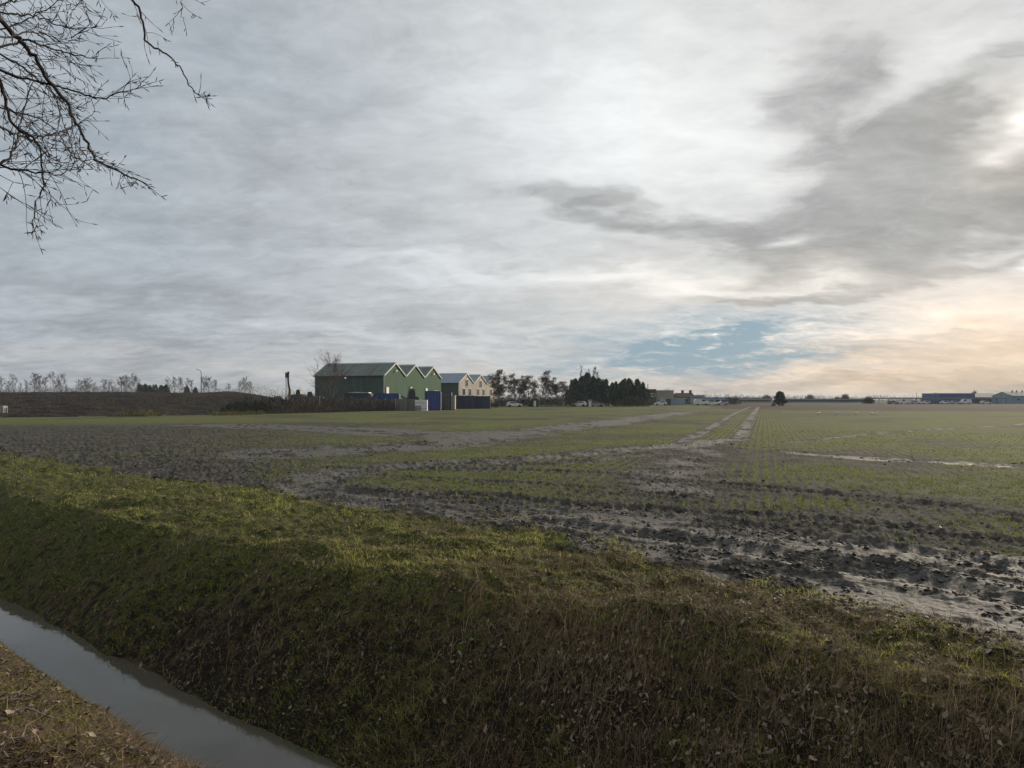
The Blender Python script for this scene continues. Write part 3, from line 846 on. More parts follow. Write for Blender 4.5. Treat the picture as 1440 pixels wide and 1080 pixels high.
m_green = corrugated("green_cladding", (0.026, 0.086, 0.040), 0.85, 0.14, 0.33, 'xy')
m_dgreen = corrugated("dark_green_cladding", (0.040, 0.088, 0.066), 0.55, 0.2, 0.33, 'xy')
m_roofg = corrugated("grey_roof_sheets", (0.085, 0.115, 0.105), 0.6, 0.28, 0.9, 'y')
m_roofb = corrugated("blue_grey_roof_sheets", (0.19, 0.245, 0.31), 0.55, 0.10, 0.9, 'y')
m_cream = simple("cream_render", (0.30, 0.275, 0.235), 0.8, 0.12, 0.5, streak=True)
m_white = simple("white_paint", (0.72, 0.72, 0.70), 0.45, 0.08, 2.0)
m_trim = simple("pale_metal_trim", (0.33, 0.37, 0.34), 0.5, 0.1, 1.0)
m_rust = simple("rusty_sheet", (0.12, 0.095, 0.080), 0.8, 0.3, 1.5)
m_dark = simple("dark_steel", (0.030, 0.032, 0.035), 0.5, 0.4, 3.0)
m_black = simple("black_rubber", (0.02, 0.02, 0.02), 0.8, 0.2, 3.0)
m_glass, _k, _b = material("window_glass", 0.08)
_k.put(_b.inputs['Base Color'], _k.mix(_k.noise(_k.new('ShaderNodeTexCoord').outputs['Object'], 1.0), (0.03, 0.035, 0.04), (0.06, 0.065, 0.07)))
m_blue = corrugated("blue_steel", (0.020, 0.055, 0.23), 0.5, 0.22, 0.28, 'xy', 0.04)
m_navy = corrugated("navy_steel", (0.022, 0.035, 0.085), 0.55, 0.25, 0.28, 'xy', 0.04)
m_grey = corrugated("grey_steel", (0.10, 0.10, 0.105), 0.55, 0.2, 0.28, 'xy', 0.04)
m_conc = simple("concrete", (0.26, 0.25, 0.23), 0.85, 0.25, 1.2, bump=0.3, streak=True)
m_concg = simple("dirty_concrete", (0.135, 0.13, 0.125), 0.85, 0.3, 0.8, bump=0.3, streak=True)
m_brick = simple("red_brown_brick", (0.13, 0.065, 0.045), 0.85, 0.3, 2.5)
m_tile = simple("dark_roof_tiles", (0.055, 0.045, 0.042), 0.8, 0.3, 2.0)
m_brown = simple("dark_brown_boards", (0.055, 0.045, 0.042), 0.7, 0.25, 1.0, streak=True)
m_lblue = simple("pale_blue_sheet", (0.20, 0.30, 0.36), 0.55, 0.15, 0.7, streak=True)
m_rblue = corrugated("strong_blue_sheet", (0.045, 0.095, 0.25), 0.5, 0.10, 0.6, 'xy')
m_proof = simple("pale_roof_sheet", (0.19, 0.20, 0.21), 0.85, 0.1, 0.5)
m_bark = simple("grey_brown_bark", (0.060, 0.048, 0.040), 0.9, 0.35, 4.0)
m_twig = simple("grey_brown_twigs", (0.085, 0.072, 0.065), 0.9, 0.25, 0.7)
m_rtwig = simple("red_brown_twigs", (0.095, 0.060, 0.048), 0.9, 0.25, 0.7)
m_lampw, _k, _b = material("lit_floodlight", 0.4)
_b.inputs['Base Color'].default_value = (0.9, 0.9, 0.85, 1)
_b.inputs['Emission Color'].default_value = (1, 0.97, 0.9, 1); _b.inputs['Emission Strength'].default_value = 0.25

# ------------------------------------------------------------------ the two multi-gabled sheds
BA = Vector((0.306, 0.952, 0)); BROT = math.atan2(0.952, 0.306)
def shed(name, label, s0, bays, bw, depth, eave, ridge, wall, gable, roof, with_rust):
    c = Vector((-27, 150, 0)) + BA * s0
    zb = ground_z(c.x, c.y) - 0.1
    t = thing(name, label, 'warehouse', (c.x, c.y, zb), BROT)
    e, r_ = eave - zb, ridge - zb
    Lx = bays * bw
    # local x runs along the gable front, local y away to the left
    mb = MB().box(0, 0.15, 0, depth, 0, e - 0.04)                 # long side wall
    mb.box(Lx - 0.15, Lx, 0, depth, 0, e - 0.04); mb.box(0.15, Lx - 0.15, depth - 0.15, depth, 0, e - 0.04)
    mb.build('side_wall', wall, t)
    prof = [(0, 0)]
    for i in range(bays):
        prof += [(i * bw, e), (i * bw + bw / 2, r_ - 0.05)]
    prof += [(Lx, e), (Lx, 0)]
    MB().prism(prof, -0.12, -0.002, 'y').build('gable_wall', gable, t)
    for i in range(bays):
        x0, xm, x1 = i * bw - 0.02, i * bw + bw / 2, (i + 1) * bw + 0.02
        x0 += 0.10 * (i > 0); x1 -= 0.10 * (i < bays - 1)
        ov = -0.35 if i == 0 else 0.0
        rf = MB().prism([(x0 + ov, e - 0.02 + ov * .5), (xm, r_), (x1, e - 0.02), (x1, e + 0.10), (xm, r_ + 0.14), (x0 + ov, e + 0.10 + ov * .5)], -0.16, depth + 0.3, 'y').build('roof', roof, t)
        MB().prism([(x0 + ov, e - 0.10 + ov * .5), (xm, r_ - 0.10), (x1, e - 0.10), (x1, e + 0.20), (xm, r_ + 0.24), (x0 + ov, e + 0.20 + ov * .5)], -0.34, -0.165, 'y').build('barge_board', m_trim, t)
        MB().prism([(xm - 0.3, r_ + 0.02), (xm, r_ + 0.20), (xm + 0.3, r_ + 0.02), (xm, r_ + 0.30)], -0.15, depth + 0.3, 'y').build('ridge_cap', m_trim, rf)
        if with_rust and i == 0:
            for yy, w_ in ((3.2, 0.9), (9.2, 0.5)):
                sl_ = (r_ - e + .02) / (xm - x0)
                MB().add([(x0 - 0.3, yy, e + 0.145 - .3 * sl_), (xm - .35, yy + .0, r_ + 0.165 - .35 * sl_), (xm - .35, yy + w_, r_ + 0.165 - .35 * sl_), (x0 - 0.3, yy + w_, e + 0.145 - .3 * sl_)], [(0, 1, 2, 3)]).build('rusty_sheet', m_rust, rf)
    MB().box(-0.12, -0.01, -0.10, 0.12, 0, e - 0.2).build('corner_trim', m_trim, t)
    MB().box(-0.48, -0.30, 0, depth, e - 0.26, e - 0.12).build('gutter', m_dark, t)
    return t, e, r_
gt, ge, gr_ = shed('green_warehouse', 'big dark green corrugated warehouse with three gables and grey roofs', 0, 3, 9.9, 16.8, 7.1, 9.75, m_dgreen, m_green, m_roofg, True)
def flood(t, x, y, z):
    l_ = MB().box(x - .2, x + .2, y - .12, y + .12, z - .14, z + .14).build('floodlight', m_lampw, t, 0.05)
    MB().box(x - .04, x + .04, y - .05, y + .22, z + .14, z + .30).build('bracket', m_dark, l_)
flood(gt, -0.45, 9.0, ge - 0.55); flood(gt, 4.95, -0.42, gr_ - 1.6); flood(gt, 24.75, -0.42, gr_ - 1.6); flood(gt, 12.2, -0.42, 4.1)
for xx in (1.2, 20.9):
    d_ = MB().box(xx - .55, xx + .55, -.26, -.125, 0, 4.0).build('door', m_white, gt)
    MB().box(xx - .65, xx + .65, -.22, -.126, 4.0, 4.12).build('lintel', m_dark, d_)
MB().box(25.2, 28.4, -.26, -.125, 0, 3.6).build('roller_door', m_trim, gt)
bt, be, br_ = shed('cream_warehouse', 'three gabled warehouse with blue grey roofs and cream windowed gables', 41.7, 3, 11.0, 16.8, 6.5, 8.9, m_dgreen, m_cream, m_roofb, False)
for bx in (0, 11, 22):
    for wx_, wz_, ww, wh in ((5.6, 5.7, .8, .95), (3.4, 3.3, .75, .9), (8.0, 3.3, .75, .9)):
        f_ = MB().box(bx + wx_ - ww - .12, bx + wx_ + ww + .12, -.20, -.123, wz_ - wh - .12, wz_ + wh + .12).build('window', m_white, bt)
        MB().box(bx + wx_ - ww, bx + wx_ + ww, -.235, -.203, wz_ - wh, wz_ + wh).build('pane', m_glass, f_)

# ------------------------------------------------------------------ containers and yard clutter
def container(name, label, px0, px1, d, h, mat, group=None, rz=0.0, ends=True):
    x0, x1 = (px0 - 720) / FOC * d, (px1 - 720) / FOC * d
    cx = (x0 + x1) / 2; L_ = (x1 - x0)
    zb = ground_z(cx, d)
    t = thing(name, label, 'container', (cx, d, zb), rz, group)
    h = h - zb
    w2 = 1.22
    MB().box(-L_ / 2 + .06, L_ / 2 - .06, -w2 + .04, w2 - .04, 0.14, h - .06).build('side_panel', mat, t)
    fr_ = MB()
    for sx in (-1, 1):
        for sy in (-1, 1):
            fr_.box(sx * L_ / 2 - .08, sx * L_ / 2 + .08, sy * w2 - .08, sy * w2 + .08, 0.0, h)
    fr_.box(-L_ / 2 + .08, L_ / 2 - .08, -w2 - .02, -w2 + .10, h - .14, h - .002); fr_.box(-L_ / 2 + .08, L_ / 2 - .08, -w2 - .02, -w2 + .10, .02, .16)
    fr_.box(-L_ / 2 + .08, L_ / 2 - .08, w2 - .10, w2 + .02, h - .14, h - .002)
    for sx in (-1, 1):
        fr_.box(sx * L_ / 2 - .05, sx * L_ / 2 + .05, -w2 + .08, w2 - .08, .0, .13)
    fr_.build('frame', m_navy if mat is m_blue else m_dark, t)
    dr_ = MB().box(L_ / 2 - .055, L_ / 2 + .03, -w2 + .1, -.02, .2, h - .2).build('door', mat, t)
    MB().box(L_ / 2 + .032, L_ / 2 + .08, -w2 + .5, -w2 + .56, .3, h - .3).build('lock_bar', m_trim, dr_)
    dr_ = MB().box(L_ / 2 - .055, L_ / 2 + .03, .02, w2 - .1, .2, h - .2).build('door', mat, t)
    MB().box(L_ / 2 + .032, L_ / 2 + .08, w2 - .56, w2 - .5, .3, h - .3).build('lock_bar', m_trim, dr_)
    return t, L_, h
t1, l1, h1 = container('shipping_container', 'navy container with a pale sheet on top, in front of the long green side wall', 487, 523, 128, 3.05, m_navy)
tp = thing('tarpaulin', 'pale sheet laid over the navy container beside the green warehouse', 'tarpaulin', (t1.location.x, t1.location.y, t1.location.z + h1))
MB().prism([(-1.9, .01), (-1.9, .10), (-.2, .22), (1.95, .14), (2.0, .01)], -1.25, 1.2).build('sheet', m_white, tp)
MB().tube([(-1.9, -1.27, .05), (2.0, -1.27, .05)], .04, 5).build('rope', m_dark, tp)
container('shipping_container', 'bright blue low container in front of the green gables, left of the dark loader', 523, 562, 131, 3.05, m_blue)
container('shipping_container', 'bright blue container just right of the white block stack', 600, 620, 127, 3.45, m_blue)
container('shipping_container', 'dark grey container between the bright blue container and the cream panel', 621, 635, 131, 3.35, m_grey)
container('shipping_container', 'long navy container standing left of the row of clumpy trees', 645, 667, 150, 2.75, m_navy)
container('shipping_container', 'navy container closest to the trunk of the leftmost clumpy tree', 668.5, 689, 151, 2.65, m_navy)
t = thing('site_cabin', 'narrow cream cabin end beside the dark grey container', 'cabin', ((637.5 - 720) * .132, 132, ground_z((637.5 - 720) * .132, 132)))
MB().box(-.38, .38, -1.1, 1.1, .1, 2.55).build('wall', m_cream, t); MB().box(-.46, .46, -1.2, 1.2, 2.55, 2.68).build('roof', m_trim, t); MB().box(-.46, .46, -1.0, 1.0, 0, .1).build('base', m_dark, t)
# low grey panel wall and the pale block stack in front of the loader
t = thing('panel_wall', 'long grey concrete panel wall in front of the green gables', 'wall', ((549 - 720) * .122, 122, ground_z((549 - 720) * .122, 122)))
for i in range(5):
    x_ = -4.4 + i * 1.76
    MB().box(x_ + .06, x_ + 1.70, -.08, .08, -.1, 1.95).build('panel', m_concg, t)
    MB().box(x_ - .06, x_ + .056, -.12, .12, -.1, 2.05).build('post', m_conc, t)
for i in range(2):
    for j in range(2):
        bx = (588.3 + i * 8.6 - 720) * .121; bz = ground_z(-15, 121) - .1
        blk = thing('concrete_block', ['lower left', 'upper left', 'lower right', 'upper right'][i * 2 + j] + ' whitish block of the stack beside the bright blue container', 'block', (bx, 121, bz + j * .98), 0, 'pale blocks stacked in the yard')
        MB().box(-.51, .51, -.5, .5, 0, .97).build('block', m_white if (i + j) % 3 else m_conc, blk, .04)
        MB().box(-.51, .51, -.515, -.502, .44, .50).build('seam', m_concg, blk)
# loader
t = thing('wheel_loader', 'dark blue loader parked in front of the green gables', 'loader', ((577 - 720) * .136, 136, ground_z(-19.4, 136)), R(200))
MB().prism([(-1.5, .7), (-1.5, 1.7), (-.4, 1.9), (1.1, 1.5), (1.5, .8)], -.7, .7).build('body', m_navy, t, .06)
cb = MB().prism([(-.9, 1.85), (-.75, 3.2), (.2, 3.2), (.55, 1.75)], -.62, .62).build('cab', m_dark, t, .05)
MB().box(-.6, .1, -.635, -.622, 2.2, 3.0).build('window', m_glass, cb)
MB().tube([(1.0, -.4, 1.4), (1.9, -.4, 2.0), (2.5, -.4, 1.2)], .12, 6).tube([(1.0, .4, 1.4), (1.9, .4, 2.0), (2.5, .4, 1.2)], .12, 6).build('boom', m_navy, t)
MB().prism([(2.4, .7), (2.4, 1.7), (2.8, 1.7), (3.4, .75), (3.3, .65)], -1.1, 1.1).build('bucket', m_dark, t)
for x_ in (-1.0, 1.0):
    for y_ in (-.85, .85):
        w_ = MB().tube([(x_, y_ - .2, .62), (x_, y_ + .2, .62)], .62, 16).build('wheel', m_black, t)
        MB().tube([(x_, y_ - .215, .62), (x_, y_ + .215, .62)], .28, 12).build('rim', m_trim, w_)
# upright mast, stained wall and machines left of the warehouse
mx, md = (404.5 - 720) * .118, 118
t = thing('drill_rig', 'tall dark upright rig mast with a pale striped ladder left of the warehouse', 'machine', (mx, md, ground_z(mx, md)))
MB().tube([(.28, 0, 0), (.30, 0, 1.2), (.34, 0, 2.6), (.16, 0, 3.6), (.10, 0, 4.3), (.14, 0, 5.6)], [.20, .2, .2, .16, .15, .17], 6).build('mast', m_dark, t)
ld = MB().tube([(-.28, 0, 0), (-.28, 0, 4.6)], .05, 5).build('ladder', m_dark, t)
for i in range(11):
    MB().box(-.26, .05, -.06, .06, 1.0 + i * .33, 1.16 + i * .33).build('rung', m_white, ld)
MB().box(-.36, -.04, -.2, .2, 4.55, 5.45).build('top_box', m_concg, t, .03)
MB().prism([(-.7, 0), (-.6, .5), (1.1, .5), (1.3, 0)], -.7, .7).build('base', m_dark, t)
wx0 = (428 - 720) * .114
t = thing('block_wall', 'low stained grey concrete wall beside the rig mast', 'wall', (wx0, 114, ground_z(wx0, 114) - .1))
for i in range(4):
    MB().box(-2.4 + i * 1.22, -1.2 + i * 1.22, -.3, .3, 0, 1.75 + .12 * (i % 2)).build('block', m_concg, t, .03)
def machine(label, px, d, seed, rz):
    rr = random.Random(seed)
    x_ = (px - 720) / FOC * d
    t = thing('tracked_machine', label, 'machine', (x_, d, ground_z(x_, d)), rz)
    L_ = 1.5
    MB().prism([(-L_, .55), (-L_, 1.6), (-.5, 1.9), (.9, 1.75), (L_, 1.3), (L_, .55)], -.85, .85).build('body', m_dgreen, t, .06)
    for y_ in (-.8, .8):
        MB().prism([(-1.5, .0), (-1.75, .25), (-1.5, .55), (1.5, .55), (1.75, .25), (1.5, 0)], y_ - .22, y_ + .22).build('track', m_black, t)
    c_ = MB().prism([(-.6, 1.85), (-.5, 2.65), (.15, 2.65), (.35, 1.8)], -.5, .5).build('cab', m_dark, t, .05)
    MB().box(-.4, .1, -.515, -.502, 2.0, 2.5).build('window', m_glass, c_)
    MB().tube([(.8, .2, 1.7), (.8, .2, 2.3)], .06, 6).build('exhaust', m_dark, t)
    MB().tube([(1.2, 0, 1.4), (2.0, 0, 1.9), (2.6, 0, .9)], [.14, .13, .10], 6).build('arm', m_dgreen, t)
machine('dark green tracked machine standing just left of the warehouse corner', 437, 124, 1, R(20))
machine('dark green tracked machine right beside the rig mast', 420, 126, 2, R(165))
t = thing('flat_trailer', 'dark flat trailer on the mound left of the rig mast', 'trailer', ((390 - 720) * .122, 122, ground_z((390 - 720) * .122, 122)))
MB().box(-1.1, 1.1, -.7, .7, .55, .8).build('deck', m_dark, t); MB().prism([(-.5, .8), (-.2, 1.15), (.6, 1.15), (.9, .8)], -.5, .5).build('load', m_concg, t)
for x_ in (-.5, .5):
    for y_ in (-.75, .75):
        MB().tube([(x_, y_ - .09, .3), (x_, y_ + .09, .3)], .3, 12).build('wheel', m_black, t)
MB().tube([(-1.1, 0, .65), (-1.8, 0, .5)], .06, 5).build('drawbar', m_dark, t)
# block at the left edge, lamp post, scrap
bx, by = G(1, 585.5); bz = ground_z(bx, by)
t = thing('concrete_block', 'pale concrete block on the field edge at the far left', 'block', (bx, by, bz - .05))
MB().box(-.75, .55, -.4, .4, 0, .85).build('block', m_conc, t, .05); MB().box(.62, .72, -.05, .05, 0, .62).build('stake', m_brown, t)
bx, by = (283 - 720) * .23, 230
t = thing('street_lamp', 'tall thin street lamp rising behind the ploughed mound', 'street lamp', (bx, by, ground_z(bx, by)))
zt = 11.6 - t.location.z
MB().tube([(0, 0, 0), (0, 0, 4), (-.0, 0, zt - 1.2), (-.15, 0, zt - .5), (-.6, 0, zt - .1)], [.16, .13, .10, .09, .08], 6).build('pole', m_dark, t)
MB().prism([(-1.75, zt - .05), (-1.7, zt + .12), (-.9, zt + .12), (-.5, zt - .08)], -.16, .16).build('lamp_head', m_trim, t)
bx, by = G(123.5, 588); by = 88; bx = -.5965 * 88
t = thing('plastic_scrap', 'small white scrap lying on the dark ploughed slope', 'scrap', (bx, by, ground_z(bx, by) + .02))
MB().add([(-.25, 0, .05), (0, -.1, .22), (.28, 0, .1), (.2, .25, .02), (-.1, .2, .12)], [(0, 1, 4), (1, 2, 3), (1, 3, 4)]).build('sheet', m_white, t)

# ------------------------------------------------------------------ sticks on the banks
for px, py, L_, a_, lb in STICKS:
    ux, uz = (px - 720) / FOC, (HOR - py) / FOC
    d = min(np.arange(2.2, 8, .02), key=lambda q_: abs(EYE + uz * q_ - ground_z(ux * q_, q_)) + .02 * q_)
    x_ = ux * d
    t = thing('fallen_stick', lb, 'stick', (x_, d, ground_z(x_, d)), R(a_))
    pts = []
    for i in range(7):
        s_ = (i / 6 - .5) * L_
        wx_, wy_ = x_ + s_ * math.cos(R(a_)), d + s_ * math.sin(R(a_))
        pts.append((s_, .02 * math.sin(i * 1.3), ground_z(wx_, wy_) - t.location.z + .030))
    st_o = MB().tube(pts, [.0055 - .0005 * i for i in range(7)], 6).build('stick', m_stick, t)
    MB().tube([pts[3], (pts[3][0] + .05, .05, pts[3][2] + .02), (pts[3][0] + .10, .07, pts[3][2] + .02)], [.004, .003, .002], 5).build('side_twig', m_stick, t)

# ------------------------------------------------------------------ cars
def car_meshes(paint, van=False):
    if van: prof = [(-2.3, .35), (-2.35, 1.0), (-2.2, 2.0), (-1.9, 2.1), (.9, 2.1), (1.5, 1.35), (2.2, 1.1), (2.35, .8), (2.3, .35)]
    else: prof = [(-2.0, .3), (-2.08, .75), (-1.95, 1.0), (-1.45, 1.42), (.15, 1.46), (.95, .98), (1.85, .82), (2.08, .6), (2.05, .3)]
    b = MB().prism(prof, -.86, .86)
    g = MB()
    gl = [(-1.4, 1.05), (-1.15, 1.34), (.1, 1.36), (.65, 1.02)] if not van else [(.0, 1.35), (.05, 1.95), (.8, 1.95), (1.3, 1.4)]
    g.prism(gl, -.875, -.862); g.prism(gl, .862, .875)
    return b.mesh('body', paint), g.mesh('window', m_glass)
wh = MB().tube([(0, -.1, 0), (0, .1, 0)], .32, 14).mesh('wheel', m_black)
paints = dict(white=m_white, grey=simple("grey_paint", (0.22, 0.23, 0.25), .35, .08), blue=simple("blue_paint", (0.06, 0.10, 0.20), .35, .1), silver=simple("silver_paint", (0.45, 0.46, 0.48), .3, .06))
CAR_CACHE = {}
def car(colr_, px, d, label, van=False, rz=0.0, group=None):
    key = (colr_, van)
    if key not in CAR_CACHE: CAR_CACHE[key] = car_meshes(paints[colr_], van)
    x_ = (px - 720) / FOC * d
    t = thing('parked_van' if van else 'parked_car', label, 'van' if van else 'car', (x_, d, ground_z(x_, d)), rz, group)
    link('body', CAR_CACHE[key][0], None, t); link('window', CAR_CACHE[key][1], None, t)
    for wx_ in (-1.3, 1.3):
        for wy_ in (-.78, .78):
            o = link('wheel', wh, None, t); o.location = (wx_, wy_, .32)
    return t
# ------------------------------------------------------------------ far buildings
def block(name, label, cat, px0, px1, ytop, d, dep, wall, roof, windows=(), flat=True, ridge=0.0, door=None, rz=0.0):
    x0, x1 = (px0 - 720) / FOC * d, (px1 - 720) / FOC * d
    cx = (x0 + x1) / 2; W_ = (x1 - x0) / 2
    h = EYE + (HOR - ytop) / FOC * d
    t = thing(name, label, cat, (cx, d, 0), rz)
    if flat: MB().box(-W_, W_, 0, dep, -.05, h).build('wall', wall, t)
    else: MB().prism([(0, -.05), (0, h - ridge - .03), (dep / 2, h - .04), (dep, h - ridge - .03), (dep, -.05)], -W_, W_, 'x').build('wall', wall, t)
    if flat:
        MB().box(-W_ - .15, W_ + .15, -.15, dep + .15, h + .002, h + .22).build('roof', roof, t)
    else:
        e = h - ridge
        MB().prism([(-.25, e - .02), (dep / 2, h), (dep + .25, e - .02), (dep + .25, e + .14), (dep / 2, h + .16), (-.25, e + .14)], -W_ - .25, W_ + .25, 'x').build('roof', roof, t)
    for (fx, z, ww, hh) in windows:
        f_ = MB().box(fx * W_ - ww - .08, fx * W_ + ww + .08, -.06, -.003, z - hh - .08, z + hh + .08).build('window', m_white, t)
        MB().box(fx * W_ - ww, fx * W_ + ww, -.09, -.063, z - hh, z + hh).build('pane', m_glass, f_)
    if door:
        MB().box(door * W_ - .8, door * W_ + .8, -.08, -.003, 0, 2.2).build('door', m_dark, t)
    return t, W_, h
block('brown_building', 'dark brown flat roofed block next to the rightmost evergreen', 'building', 911, 922.5, 548, 262, 9, m_brown, m_tile, [(-.4, 3.6, .5, .5), (.4, 3.6, .5, .5)])
block('cream_building', 'plain cream box building right of the evergreens', 'building', 923, 947.5, 549.5, 268, 10, m_cream, m_trim, [(-.6, 1.5, .8, .5), (.5, 1.5, .8, .5)], door=.0)
block('low_shed', 'low blue grey shed in front of the cream building', 'shed', 934, 964, 560.6, 240, 6, m_lblue, m_trim, [], door=-.6)
t, W_, h_ = block('brick_house', 'red brown brick house with dark roof and two chimneys', 'house', 953, 976.5, 553, 290, 8, m_brick, m_tile, [(-.55, 1.6, .6, .6), (.1, 1.6, .6, .6), (.65, 1.6, .5, .6)], flat=False, ridge=1.7, door=-.2)
for fx in (-.15, .80):
    c_ = MB().box(fx * W_ - .45, fx * W_ + .45, 3.4, 4.4, h_ - .5, h_ + 1.1).build('chimney', m_brick, t)
    MB().box(fx * W_ - .55, fx * W_ + .55, 3.3, 4.5, h_ + 1.1, h_ + 1.25).build('chimney_cap', m_tile, c_)
block('brown_annex', 'small dark roofed annex at the right end of the brick house', 'building', 977.5, 992, 556, 292, 6, m_brick, m_tile, [(.2, 1.5, .6, .5)], flat=False, ridge=1.2)
block('blue_trailer', 'pale blue box trailer parked before the brick house', 'trailer', 973.5, 990.5, 558.6, 262, 2.6, m_lblue, m_proof, [], door=.7)
block('blue_shed', 'long pale blue shed behind the parked white cars', 'shed', 992, 1023.5, 559.6, 275, 7, m_lblue, m_proof, [(-.5, 1.5, 1.0, .4), (.1, 1.5, 1.0, .4), (.6, 1.5, 1.0, .4)])
t, W_, h_ = block('greenhouse', 'long low cream glasshouse left of the lone conifer', 'greenhouse', 1038, 1086, 560.4, 420, 18, m_cream, m_proof, [(f / 4, 1.3, 1.6, .5) for f in range(-3, 4)])
t, W_, h_ = block('greenhouse', 'very long low pale shed with a dark window band right of the lone conifer', 'greenhouse', 1106, 1228, 561.2, 430, 20, m_lblue, m_proof, [(f / 9.5, 1.2, 2.3, .45) for f in range(-9, 10)])
t, W_, h_ = block('blue_warehouse', 'long low warehouse with deep blue front near the right edge', 'warehouse', 1320, 1371, 553.6, 345, 14, m_rblue, m_proof, [])
t, W_, h_ = block('pale_barn', 'pale roofed barn adjoining the deep blue warehouse', 'barn', 1372.5, 1410, 553.2, 347, 15, m_dgreen, m_proof, [(-.4, 2.2, .8, .5), (.3, 2.2, .8, .5)], flat=False, ridge=2.0)
t, W_, h_ = block('gabled_barn', 'grey gabled barn with roof vents at the right edge', 'barn', 1424, 1476, 551.2, 330, 14, m_lblue, m_proof, [(-.7, 2.0, .9, .5), (-.2, 2.0, .9, .5), (.3, 2.0, .9, .5)], flat=False, ridge=1.9)
for fx in (-.45, -.2, .1):
    MB().tube([(fx * W_, 7, h_ - .2), (fx * W_, 7, h_ + .8)], .28, 8).build('roof_vent', m_dark, t)
# open canopy with posts over the parked cars
d = 300; x0, x1 = (1230 - 720) * .3, (1409 - 720) * .3
t = thing('car_canopy', 'very long low open canopy on thin posts over the parked cars', 'canopy', ((x0 + x1) / 2, d, 0))
W_ = (x1 - x0) / 2
MB().box(-W_, W_, -3.2, 3.2, 2.25, 2.7).build('roof', m_proof, t)
for i in range(15):
    MB().box(-W_ + .2 + i * (2 * W_ - .5) / 14, -W_ + .34 + i * (2 * W_ - .5) / 14, -3.1, -2.96, 0, 2.248).build('post', m_concg, t)
    if i % 2 == 0: MB().box(-W_ + .2 + i * (2 * W_ - .5) / 14, -W_ + .34 + i * (2 * W_ - .5) / 14, 2.9, 3.04, 0, 2.248).build('post', m_concg, t)
cars = [(1256, 'grey', 0), (1271, 'white', 1), (1286, 'silver', 0), (1301, 'white', 0), (1313, 'blue', 0), (1327, 'white', 0), (1344, 'silver', 0), (1357, 'white', 1), (1386, 'white', 0)]
ordw = ['leftmost', 'second from left', 'third from left', 'fourth from left', 'fifth from left', 'fifth from right', 'fourth from right', 'third from right', 'second from right', 'rightmost']
ordw = ['leftmost', 'second from left', 'third from left', 'fourth from left', 'middle', 'fourth from right', 'third from right', 'second from right', 'rightmost']
for (px, c_, van), od in zip(cars, ordw):
    car(c_, px, 295.5 + (px % 3) * .5, '%s %s at the long open canopy, %s of its row' % (c_, 'van' if van else 'car', od), bool(van), R(180 if px % 2 else 0) + R(px % 7 - 3), 'vehicles parked under the long canopy')
car('white', 986, 236, 'white van parked before the pale blue trailer', True, R(4))
car('white', 1000, 243, 'white car parked between two others by the pale blue shed', False, R(10))
car('silver', 1015, 240, 'silver car parked at the right end of the pale blue shed', False, R(182))
car('white', 723, 186, 'white car parked under the clumpy trees', False, R(12))
car('white', 738, 190, 'white van half hidden behind the clumpy tree trunks', True, R(185))
car('white', 814, 192, 'white car parked at the foot of the first evergreens', False, R(170))
car('grey', 838, 193, 'grey car parked before the tallest evergreen', False, R(5))
car('blue', 679, 172, 'blue car parked before the cream gables', False, R(25))
car('white', 929, 236, 'white car parked left of the low blue grey shed', False, R(175))
x_ = (829.5 - 720) * .187
t = thing('site_cabin', 'narrow cream cabin standing in front of the tall evergreens', 'cabin', (x_, 187, ground_z(x_, 187)))
MB().box(-.45, .45, -.45, .45, 0, 1.75).build('wall', m_cream, t); MB().box(-.55, .55, -.55, .55, 1.75, 1.87).build('roof', m_trim, t); MB().box(-.25, .25, -.48, -.453, .1, 1.5).build('door', m_white, t)
x_ = (752 - 720) * .188
t = thing('green_cabin', 'bright green small cabin between the clumpy trees', 'cabin', (x_, 188, ground_z(x_, 188)))
MB().box(-1.0, 1.0, -.8, .8, 0, 1.8).build('wall', m_green, t); MB().prism([(-1.15, 1.8), (0, 2.35), (1.15, 1.8)], -.95, .95).build('roof', m_green, t); MB().box(-.3, .3, -.84, -.803, .1, 1.6).build('door', m_white, t)
# lamp masts on the right
for px, top, lb in ((1289, 553, 'thin lamp mast left of the deep blue warehouse, above the canopy'), (1315.5, 552.5, 'thin lamp mast right beside the left end of the deep blue warehouse')):
    t = thing('lamp_mast', lb, 'street lamp', ((px - 720) * .31, 310, 0))
    z_ = EYE + (HOR - top) * .31
    MB().tube([(0, 0, 0), (0, 0, z_)], [.09, .06], 5).build('pole', m_dark, t); MB().box(-.5, .5, -.12, .12, z_, z_ + .12).build('lamp_head', m_trim, t)

# ------------------------------------------------------------------ white geese on the crop
def goose_mesh(up):
    b = MB().blob((0, 0, .30), (.36, .17, .16), 14, 8)
    b.tube([(-.28, 0, .32), (-.42, 0, .36), (-.52, 0, .35)], [.12, .08, .02], 8)
    nk = [(.26, 0, .36), (.38, 0, .46), (.42, 0, .62), (.45, 0, .74)] if up else [(.26, 0, .34), (.42, 0, .36), (.52, 0, .22), (.58, 0, .10)]
    b.tube(nk, [.11, .065, .05, .055], 8)
    h_ = nk[-1]
    b.blob((h_[0] + .03, 0, h_[2]), (.075, .05, .05), 8, 6)
    lg = MB()
    for y_ in (-.08, .08):
        lg.tube([(0, y_, .18), (.02, y_, .02), (.10, y_, .005)], [.02, .014, .02], 5)
    bk = MB().tube([(h_[0] + .09, 0, h_[2] - .01), (h_[0] + .17, 0, h_[2] - .03)], [.028, .008], 6)
    return b.mesh('goose', m_white), lg.mesh('legs', paint_or), bk.mesh('beak', paint_or)
paint_or = simple("orange_beak", (0.5, 0.2, 0.05), .5, .1)
gm = [goose_mesh(True), goose_mesh(False)]
